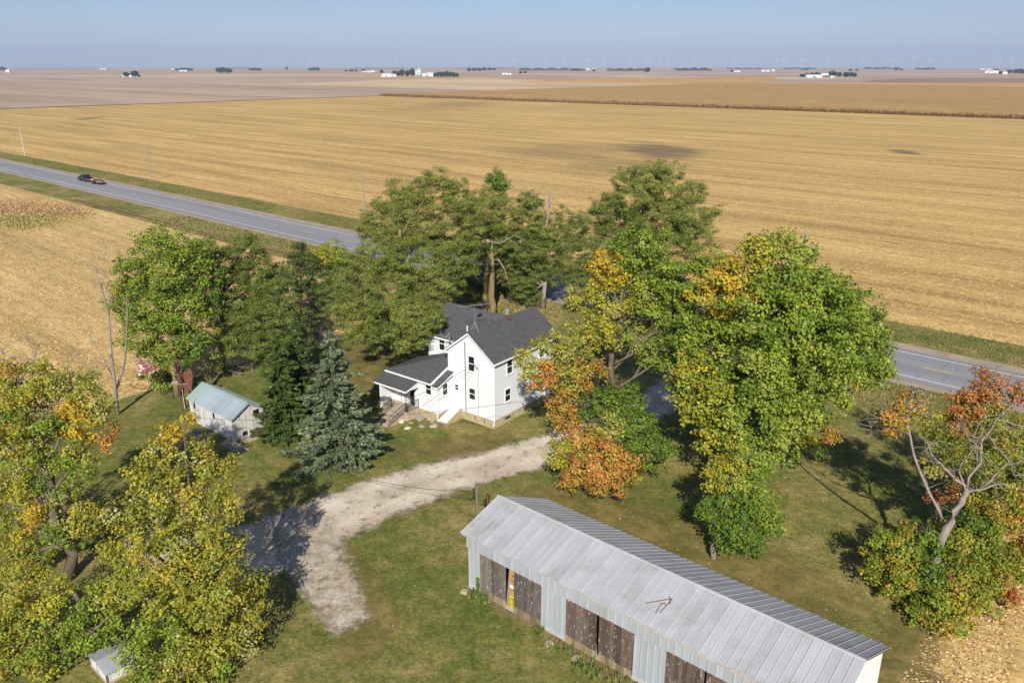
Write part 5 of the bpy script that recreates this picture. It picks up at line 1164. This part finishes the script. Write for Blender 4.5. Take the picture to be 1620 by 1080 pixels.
for k in range(7):
    a0 = -1.3+k*.62; 
    if k in (2, 3): continue
    q = []
    for rr, wd_ in ((.22,.10),(.95,.26)):
        for sg in (-1,1):
            aa = a0+sg*wd_/rr*.5; q.append(hub+np.array([rr*math.cos(aa)*.55, -.45-rr*math.cos(aa)*.5+sg*.05, rr*math.sin(aa)]))
    q = [q[0], q[1], q[3], q[2]]
    obj('sail', MB().add(q+[v_+np.array([.012,.02,0]) for v_ in q], [(0,1,2,3),(7,6,5,4),(0,4,5,1),(1,5,6,2),(2,6,7,3),(3,7,4,0)]), 'rust_dark' if k % 2 else 'rust', wm)
for nm_, mt_, P in (('hood','rust_dark',((277,571),(282,567),(288,579),(288,592),(279,591))),('sail','rust',((290,590),(301,582),(305,594),(303,617),(292,621))),('gear_plate','rust_dark',((280,593),(289,592),(290,612),(282,616)))):
    q = [at(x, y, Yw-.30)-wb+np.array([0,.06*math.sin(x*1.7),0]) for x, y in P]; n = len(q)
    obj(nm_, MB().add(q+[v_+np.array([.02,.05,0]) for v_ in q], [tuple(range(n)), tuple(range(2*n-1,n-1,-1))]+[(i,i+n,(i+1)%n+n,(i+1)%n) for i in range(n)]), mt_, wm)
obj('pump_rod', MB().tube([(hub[0],0,0),(hub[0],0,zt)], .02, 5), 'barn_white', wm)

# ------------------------------------------------------------------ pickup and trailer
def wheel(parent, x, y, r=.40, w=.26):
    P = []; F = []; n = 16
    t_ = MB()
    for yy, rr in ((-w/2,r*.55),(-w/2,r*.92),(-w/2+.04,r),(w/2-.04,r),(w/2,r*.92),(w/2,r*.55)):
        for k in range(n): a = 2*math.pi*k/n; P.append((x+rr*math.cos(a), y+yy, r+rr*math.sin(a)))
    for i in range(5):
        for k in range(n): F.append((i*n+k, i*n+(k+1)%n, (i+1)*n+(k+1)%n, (i+1)*n+k))
    wo = obj('wheel', t_.add(P, F), 'tyre', parent, True)
    rm = MB(); s = 1 if y > 0 else -1
    Q = [(x+r*.56*math.cos(2*math.pi*k/n), y+s*(w/2-.03), r+r*.56*math.sin(2*math.pi*k/n)) for k in range(n)]+[(x, y+s*(w/2-.07), r)]
    rm.add(Q, [(k,(k+1)%n,n) for k in range(n)]); obj('rim', rm, 'rim', wo)
head = math.atan2(-E1[1], -E1[0])
pk = empty('pickup_truck', ST(-190.5,5.6,.04), head); tag(pk, 'dark pickup truck towing a trailer on the highway', 'truck')
prof = [(2.9,.45),(2.9,.95),(2.75,1.08),(1.35,1.18),(.65,1.82),(-.95,1.88),(-1.05,1.22),(-2.85,1.20),(-2.9,.5),(-2.3,.45),(2.3,.45)]
m = MB(); n = len(prof); 
for yy, k in ((-.98,1),(-.9,1),(.9,1),(.98,1)): pass
V = []
for yy in (-.98,.98):
    for x, z in prof: V.append((x, yy*(1.0 if z < 1.3 else .84), z))
F = [tuple(range(n)), tuple(range(2*n-1,n-1,-1))]+[(i,i+n,(i+1)%n+n,(i+1)%n) for i in range(n)]
bd = obj('body', m.add(V, F), 'truck_paint', pk)
obj('bed_floor', MB().box((-2.75,-.8,1.19),(-1.12,.8,1.215)), 'tyre', pk)
for s in (-1,1):
    obj('window', MB().hexa([(1.02,s*.90-.06,1.28),(.62,s*.86-.05,1.74),(-.85,s*.86-.05,1.76),(-.92,s*.91-.06,1.28),(1.02,s*.90+.06,1.28),(.62,s*.86+.05,1.74),(-.85,s*.86+.05,1.76),(-.92,s*.91+.06,1.28)]), 'glass', pk)
    obj('tail_light', MB().box((-2.93,s*.9-.08,.85),(-2.86,s*.9+.08,1.17)), 'tail_red', pk); obj('headlight', MB().box((2.86,s*.75-.15,.8),(2.92,s*.75+.15,1.0)), 'paper_white', pk)
    obj('mirror', MB().box((.85,s*1.08-.1,1.25),(.98,s*1.08+.1,1.45)), 'truck_paint', pk)
    wheel(pk, 1.85, s*.88); wheel(pk, -1.75, s*.88)
obj('windscreen', MB().hexa([(1.30,-.78,1.24),(1.34,-.78,1.2),(1.34,.78,1.2),(1.30,.78,1.24),(.70,-.72,1.82),(.76,-.72,1.80),(.76,.72,1.80),(.70,.72,1.82)]), 'glass', pk)
obj('rear_window', MB().box((-1.06,-.68,1.34),(-.985,.68,1.74)), 'glass', pk); obj('bumper', MB().box((-3.05,-.95,.5),(-2.91,.95,.72)), 'rim', pk)
tr_ = empty('flatbed_trailer', ST(-183.2,5.6,.04), head); tag(tr_, 'low black flatbed trailer behind the pickup truck', 'trailer')
obj('deck', MB().box((-2.9,-1.0,.55),(1.9,1.0,.66)), 'beam_pale', tr_)
for s in (-1,1):
    obj('side_rail', MB().box((-2.0,s*1.05-.05,.5),(1.9,s*1.05+.05,.86)), 'tyre', tr_); obj('fender', MB().box((-1.1,s*1.2-.13,.76),(.7,s*1.2+.13,.82)), 'tyre', tr_)
    wheel(tr_, .25, s*1.2, .36, .2); wheel(tr_, -.6, s*1.2, .36, .2)
    obj('drawbar', MB().tube([(1.9,s*.7,.5),(3.55,0,.52)], .05, 5), 'tyre', tr_)
    obj('tail_light', MB().box((-2.95,s*.85-.1,.5),(-2.905,s*.85+.1,.64)), 'tail_red', tr_)
obj('headboard', MB().box((1.78,-.35,.66),(1.86,.75,1.2)), 'plywood', tr_); obj('ramp', MB().hexa([(-3.6,-.9,.05),(-2.9,-.9,.5),(-2.9,.9,.5),(-3.6,.9,.05),(-3.6,-.9,.1),(-2.9,-.9,.56),(-2.9,.9,.56),(-3.6,.9,.1)]), 'tyre', tr_)
o = empty('lumber_crate', ST(-184.2,5.6,.70), head); obj('crate', MB().box((-.3,-.4,0),(.3,.4,.45)), 'rust', o)
for k in range(3): obj('slat', MB().box((-.32,-.38+k*.28,.452),(.32,-.2+k*.28,.48)), 'rust', o)
tag(o, 'small brown wooden crate riding on the flatbed trailer', 'crate')

# ------------------------------------------------------------------ far farms, groves, turbines
def far_tree_mesh(h, w, seed, pal='far'):
    rg = np.random.default_rng(seed); n = 260
    d = unit(rg.normal(size=(n,3))); c = d*(rg.random((n,1))**.4)*np.array([w/2,w/2,h*.44])+np.array([0,0,h*.54])
    c += np.c_[np.sin(c[:,2]*.9+seed), np.cos(c[:,2]*.7+seed), 0*c[:,2]]*w*.06
    nr = unit(d+rg.normal(size=(n,3))*.6); T = unit(np.cross(nr, rg.normal(size=(n,3)))); B = np.cross(nr, T); s = h*.11*rg.uniform(.6,1.4,(n,1))
    pc = np.array(PAL[pal]); C = pc[rg.integers(0,len(pc),n)]*rg.uniform(.7,1.3,(n,1)); return c, T*s, B*s*.8, C
_ft = {}
def far_tree(px, py, wpx, hpx, label, group, var=0, name='far_tree', dY=0):
    g = G(px, py); Y = g[1]+dY; x = g[0]*Y/g[1]; k = mpp(Y); h = hpx*k; w = wpx*k
    root = empty(name, (x, Y, -.6)); key = var % 4
    c, T, B, C = far_tree_mesh(1.0, 1.0, 11+key)
    S = np.array([w, w, h]); o = cards('crown', c*S, T*S, B*S, C, 'leaf', root); o['kind'] = 'stuff'
    obj('trunk', MB().tube([(0,0,0),(0,0,h*.5)], [h*.03,h*.02], 5), 'bark', root); return tag(root, label, 'tree', group)
def far_build(px, py, wpx, hpx, label, wall='far_white', roof='far_white', depth=.5, name='farm_building', rf=.35):
    g = G(px, py); k = mpp(g[1]); w = wpx*k; h = hpx*k; d = max(6, w*depth); root = empty(name, (g[0], g[1], -.6), 0.0)
    root.rotation_euler = (0,0,R(4))
    obj('wall', MB().prism([(0,0),(d,0),(d,h*(1-rf)),(d/2,h*.97),(0,h*(1-rf))], 'x', -w/2, w/2), wall, root)
    e_ = .04*d
    for s in (0,1):
        y0, y1 = (-e_, d/2) if s == 0 else (d+e_, d/2)
        z0 = h*(1-rf)-e_*(h*rf)/(d/2)
        obj('roof', MB().hexa([(-w/2*1.02,y0,z0),(w/2*1.02,y0,z0),(w/2*1.02,y1,h),(-w/2*1.02,y1,h),(-w/2*1.02,y0,z0+h*.05),(w/2*1.02,y0,z0+h*.05),(w/2*1.02,y1,h*1.05),(-w/2*1.02,y1,h*1.05)]), roof, root)
    obj('door', MB().box((-w*.1,-.12,0),(w*.08,-.02,h*.45)), 'far_roof', root)
    return tag(root, label, 'building')
fg = 0
def grove(lst, label, group):
    o_ = sorted(range(len(lst)), key=lambda q: lst[q][0])
    for i, (px, py, w, h) in enumerate(lst): far_tree(px, py, w, h, label if len(lst) == 1 else label+', '+['first','second','third','fourth','fifth','sixth','seventh','eighth'][o_.index(i)]+' from left', group, i)
ORD = ['first','second','third','fourth','fifth','sixth','seventh','eighth','ninth','tenth','eleventh','twelfth','thirteenth','fourteenth','fifteenth','sixteenth','seventeenth','eighteenth','nineteenth','twentieth']
# farm at far left
far_tree(200.5,121.8,9.5,7,'dark round tree left of the two at the small far left farm','far left farm trees',0); far_tree(213,121.8,10,9,'taller dark tree at the small far left farm','far left farm trees',1); far_tree(219.5,122.2,4.5,4,'small low tree at the right end of the far left farm','far left farm trees',2)
far_build(196,121.5,4,3.6,'tiny white house by the far left farm trees'); far_build(184,121.6,11,1.3,'low long shed left of the far left farm trees','far_grey','far_roof'); far_build(206.5,121.8,4,2.6,'tiny white shed between the far left farm trees')
grove([(5,112.5,8,6),(9,112.6,4,4)],'small tree at the extreme left below the horizon','extreme left trees'); far_build(12,114.8,5,3.6,'tiny white barn at the extreme left')
grove([(346,115.4,8,7.5),(352,115.6,9,8.5),(358,115.6,9,7),(364,115.6,7,6),(349,115.9,7,5),(361,115.9,8,5)],'dense dark tree of the isolated round grove on the left plain','isolated left grove')
grove([(396,112.3,4,3.5),(401,112.5,6,4.5),(406,112.5,6,4.5),(411,112.5,5,4)],'small tree of the little grove right of the round grove','little left grove')
grove([(280,112.3,5,3.5),(287,112.3,6,4.5),(293,112.5,6,4.5),(299,112.5,6,4),(304,112.5,4,3.5)],'small hazy tree around the white roofs left of the round grove','hazy left farm trees')
far_build(290,113.2,10,2,'low white roofs left of the isolated round grove'); far_build(163,110.3,9,1.6,'faint white shed under the left horizon'); far_build(273,110.6,4,1.4,'tiny white speck of a barn left of the hazy farm')
grove([(454,110.6,4,4.5)],'lone hazy tree near the radio mast','lone tree')
grove([(491,112,6,4),(496,112.2,7,5),(502,112.2,7,5)],'tree of the small grove left of the radio mast','mast grove')
grove([(548,113.8,5,3),(556,113.8,6,3.6),(563,113.8,5,3),(575,113,5,3)],'low hazy tree right of the radio mast','low mast trees'); far_build(580,114.5,12,1.6,'long low white roof right of the radio mast'); far_build(590,114.3,5,2,'short pale roof beside the long low roof')
# silo farm
grove([(604,117,5,6),(624,117,6,5)],'tree behind the white sheds of the silo farm','silo farm back trees')
grove([(630,121.3,6,8),(636,121.4,7,10.5),(644,121.4,7,9),(652,121.4,9,11.5)],'bushy tree left of the grain silo','silo farm trees')
far_build(611,121.4,13,4,'white barn with low roof left of the silo farm trees'); far_build(622,121.2,9,2.8,'low white shed left of the silo farm trees')
for px, w, h, lab in ((658.5,5,9.5,'smaller grain silo beside the farm trees'),(663.5,8,12,'large silver grain silo with cone roof')):
    g = G(px,120.9); k = mpp(g[1]); root = empty('grain_silo',(g[0],g[1],-.6)); r = w*k/2; H_ = h*k
    obj('bin', MB().lathe([(r,0),(r,H_*.26),(r*1.01,H_*.27),(r,H_*.28),(r,H_*.52),(r*1.01,H_*.53),(r,H_*.54),(r,H_*.8)],20),'silo',root,True); obj('roof', MB().lathe([(r*1.03,H_*.8),(r*.12,H_),(r*.1,H_*1.02)],20),'silo',root); tag(root,lab,'silo','grain silos')
far_build(676,120.6,18,4,'white machine shed right of the grain silo'); far_build(692,119,26,3.4,'long white barn behind the dark conifers','far_white','far_white',.4); far_build(713,118.5,14,3,'white roof at the right end of the long white barn')
grove([(688,122.6,5,7),(693,122.7,5.5,8.5),(698,122.8,5.5,8.5),(703,122.8,5.5,8.5),(708,122.8,6,9.5),(713,122.8,5.5,8.5),(718,122.8,5.5,8),(723,122.8,5,6.5)],'dark conifer of the windbreak right of the grain silo','silo farm windbreak')
far_build(799,118.2,9,2.2,'tiny white house right of the silo farm'); far_build(807,118.8,3,2.5,'tiny white shed next to the tiny white house')
grove([(742,113.5,6,5),(750,113.2,7,5),(758,113,7,4.5),(766,112.5,7,5),(775,112,7,4.5),(782,112,5,4)],'hazy tree in the row right of the silo farm','hazy tree row')
# distant woods: masses
def wood_mass(px0, px1, py, h, label):
    n = 900; g0, g1 = G(px0, py), G(px1, py); k = mpp(g0[1]); hh = h*k; u = rng.random(n)
    c = g0+(g1-g0)*u[:,None]+np.c_[rng.normal(0,4*k,n)*.3, rng.random(n)*40, rng.random(n)*hh*(.7+.3*np.sin(u*23+px0))]
    c[:,2] -= .4
    T = unit(rng.normal(size=(n,3)))*hh*.22; B = unit(np.cross(T, rng.normal(size=(n,3))))*hh*.18; pc = np.array(PAL['far'])
    tag(cards('far_wood', c, T, B, pc[rng.integers(0,3,n)]*rng.uniform(.7,1.3,(n,1)), 'leaf'), label, 'wood', kind='stuff')
wood_mass(822,900,111.6,3.6,'long dark wood under the horizon right of centre'); wood_mass(903,925,112.2,3.2,'short dark wood joined to the long dark wood'); wood_mass(962,1022,112.3,3.6,'hazy tree belt around pale roofs right of centre'); wood_mass(1070,1125,111.8,4.0,'dark wood in the middle of the right horizon'); wood_mass(1150,1205,109.6,2.2,'faint blue tree line far right'); wood_mass(1370,1425,109.6,3,'faint blue wood below the right turbines'); wood_mass(1240,1290,109.4,2.2,'faint blue belt left of the red barn farm'); wood_mass(720,815,108.8,1.8,'faint blue belt on the horizon right of the silo'); wood_mass(20,160,108.2,1.2,'very faint belt on the left horizon'); wood_mass(1450,1480,110.4,2.6,'small faint wood at the right horizon'); wood_mass(560,640,109.0,1.6,'faint belt behind the radio mast'); wood_mass(360,400,108.4,1.5,'faint belt over the little left grove')
far_build(925,110.6,14,2,'pale roofs at the end of the long dark wood'); far_build(939,111.4,5,2.6,'small white barn beyond the long dark wood'); far_build(1100,111.2,16,1.8,'pale long roof within the dark wood'); far_build(1165,114.2,11,2.0,'small white barn alone on the right plain'); far_build(1211,113.5,12,2.2,'white barn right of the lone small barn')
far_tree(1024,115.5,8,8,'lone round tree standing out on the right plain','lone right trees',1); far_tree(1158,114.2,5,3,'low dark tree beside the small white barn','lone right trees',2); far_tree(939,113.6,5,4,'dark tree beside the small white barn beyond the wood','lone right trees',3)
far_tree(824,117,5,4,'small brown tree near the tiny white house','lone right trees',0); far_tree(831,116.6,4,4,'small hazy tree right of the tiny white house','lone right trees',1)
# red barn farm
grove([(1269,122.3,7,5),(1276,122,7,6),(1284,121,7,5.5),(1291,121,7,6),(1298,121,6,5)],'tree behind the long white barn of the red barn farm','red barn farm back trees')
far_build(1288.5,122.4,23,3.6,'long white barn of the red barn farm'); far_build(1305,122.2,10,4.6,'red barn with pale roof beside the long white barn','far_red','far_white'); far_build(1317,122.6,5,2.2,'tiny white shed right of the red barn')
grove([(1317,121.8,11,9),(1327,121.8,8,7),(1338,122.3,9,7.5),(1346,122.3,8,7),(1352,122.3,7,6.5)],'dark round tree right of the red barn','red barn farm trees')
# right edge farm
far_build(1564,115.8,10,3,'white barn at the right edge village'); far_build(1575,115.8,9,3.4,'white gabled barn at the right edge village'); far_build(1590,117.5,7,3.2,'pale house in front of the right edge village'); far_build(1560,106.9+3.6,18,1.6,'long pale building on the right horizon')
grove([(1576,115.2,7,5.5),(1583,117.6,6,4.5),(1596,116.5,8,5.5),(1605,117,7,6.5),(1613,117,9,7.5),(1619,117.2,8,6)],'dark tree of the right edge village','right edge village trees')
far_build(1348-125,112.8,5,2.2,'tiny white silo roofs near the right plain'); grove([(1270,111.4,5,2.4),(1276,111.4,5,2.6),(1345,112.8,6,3),(1355,112.8,5,3),(1418,112,6,3),(1426,112,5,2.6),(1467,110.8,6,3),(1476,110.8,5,2.6)],'small far hazy tree on the right plain','hazy right trees')
far_tree(1148,142.5+1-3.2,2.5,4.5,'single green bush on the standing corn edge','corn edge bush',1,'corn_edge_bush')
# radio mast
g = G(576.5,110.2); k = mpp(g[1]); root = empty('radio_mast',(g[0],g[1],-.6)); Hm = 51*k; m = MB(); wd = 2.2
for i in range(8): obj('mast_section', MB().box((-wd/2,-wd/2,Hm*i/8),(wd/2,wd/2,Hm*(i+1)/8-.5)), 'mast_red' if i % 2 else 'hazed_white', root)
for f in (.35,.65,.95):
    for a in (0,2.09,4.19): obj('guy_wire', MB().tube([(0,0,Hm*f),(Hm*.45*math.cos(a),Hm*.45*math.sin(a),0)], .12, 3), 'steel', root)
tag(root, 'tall thin guyed radio mast on the horizon', 'mast')
# wind turbines
tx = [(432,11),(493,13),(610,14),(625,13),(648,12),(656,9),(670,9),(693,10),(699,10),(728,12),(733,11),(737,11),(740,10),(775,9),(779,10),(800,9),(815,14),(862,14),(891,13),(928,14),(945,13),(955,14),(997,13),(1024,16),(1042,13),(1056,14),(1079,13),(1097,15),(1135,11),(1147,14),(1160,15),(1193,13),(1227,11),(1238,12),(1268,16),(1298,12),(1309,13),(1325,13),(1336,12),(1364,14),(1404,13),(1413,14),(1445,15),(1470,14),(1498,12),(1575,13),(1580,13),(1600,12)]
def turbine_meshes():
    tw = MB().lathe([(2.0,0),(1.6,.5*84),(1.2,84)], 8); nc = MB().hexa([(-1.8,-3,83.5),(1.8,-3,83.5),(1.8,7,83.5),(-1.8,7,83.5),(-1.6,-3,87),(1.6,-3,87),(1.6,7,87),(-1.6,7,87)])
    bl = MB().add([(-1.0,-.25,1),(1.0,-.25,1),(2.0,-.2,9),(.35,-.1,42),(-.35,-.1,42),(-1.4,-.2,9),(-1.0,.25,1),(1.0,.25,1),(2.0,.2,9),(.35,.1,42),(-.35,.1,42),(-1.4,.2,9)], [(0,1,2,5),(5,2,3,4),(6,11,8,7),(11,10,9,8),(1,7,8,2),(2,8,9,3),(3,9,10,4),(4,10,11,5),(5,11,6,0)])
    out = []
    for nm, mb_ in (('tower',tw),('nacelle',nc),('blade',bl)):
        me = bpy.data.meshes.new(nm); me.from_pydata(mb_.v, [], mb_.f); me.update(); me.materials.append(MAT['hazed_white']); out.append(me)
    return out
T_, N_, B_ = turbine_meshes()
names_ = ['first','second','third','fourth','fifth','sixth','seventh','eighth','ninth','tenth','eleventh','twelfth','thirteenth','fourteenth','fifteenth','sixteenth','seventeenth','eighteenth','nineteenth','twentieth']+['twenty-'+x for x in ORD[:9]]+['thirtieth']+['thirty-'+x for x in ORD[:9]]+['fortieth']+['forty-'+x for x in ORD[:9]]
for i, (px, h) in enumerate(tx):
    Y = 127*F_PX*_c/ (h+2.0) * .80; g = at(px, 108, Y)
    root = empty('wind_turbine', (g[0], Y, -.6)); root.rotation_euler = (0,0,R(rng.uniform(-35,35)))
    obj('tower', T_, None, root); obj('nacelle', N_, None, root); a0 = rng.uniform(0,2.09)
    for k in range(3):
        o = obj('blade', B_, None, root); o.location = (0,-3.6,85.2); o.rotation_euler = (0, a0+k*2.0944, 0)
    tag(root, names_[i]+' from the left in the row of tiny white wind turbines', 'wind turbine', 'wind turbines on the horizon')

# ------------------------------------------------------------------ haze
m = NT('haze_air'); m.t.nodes.remove(m.b)
vol = m.n('VolumePrincipled'); vol.inputs['Color'].default_value = (.56,.72,1.0,1); vol.inputs['Density'].default_value = 7.0e-5; vol.inputs['Anisotropy'].default_value = 0.0
m.l(vol.outputs[0], m.out.inputs['Volume'])
hz = obj('haze', MB().box((-15900,-15900,-2.5),(15900,15900,330)), 'haze_air'); tag(hz, 'pale blue autumn haze over the plain', kind='stuff')
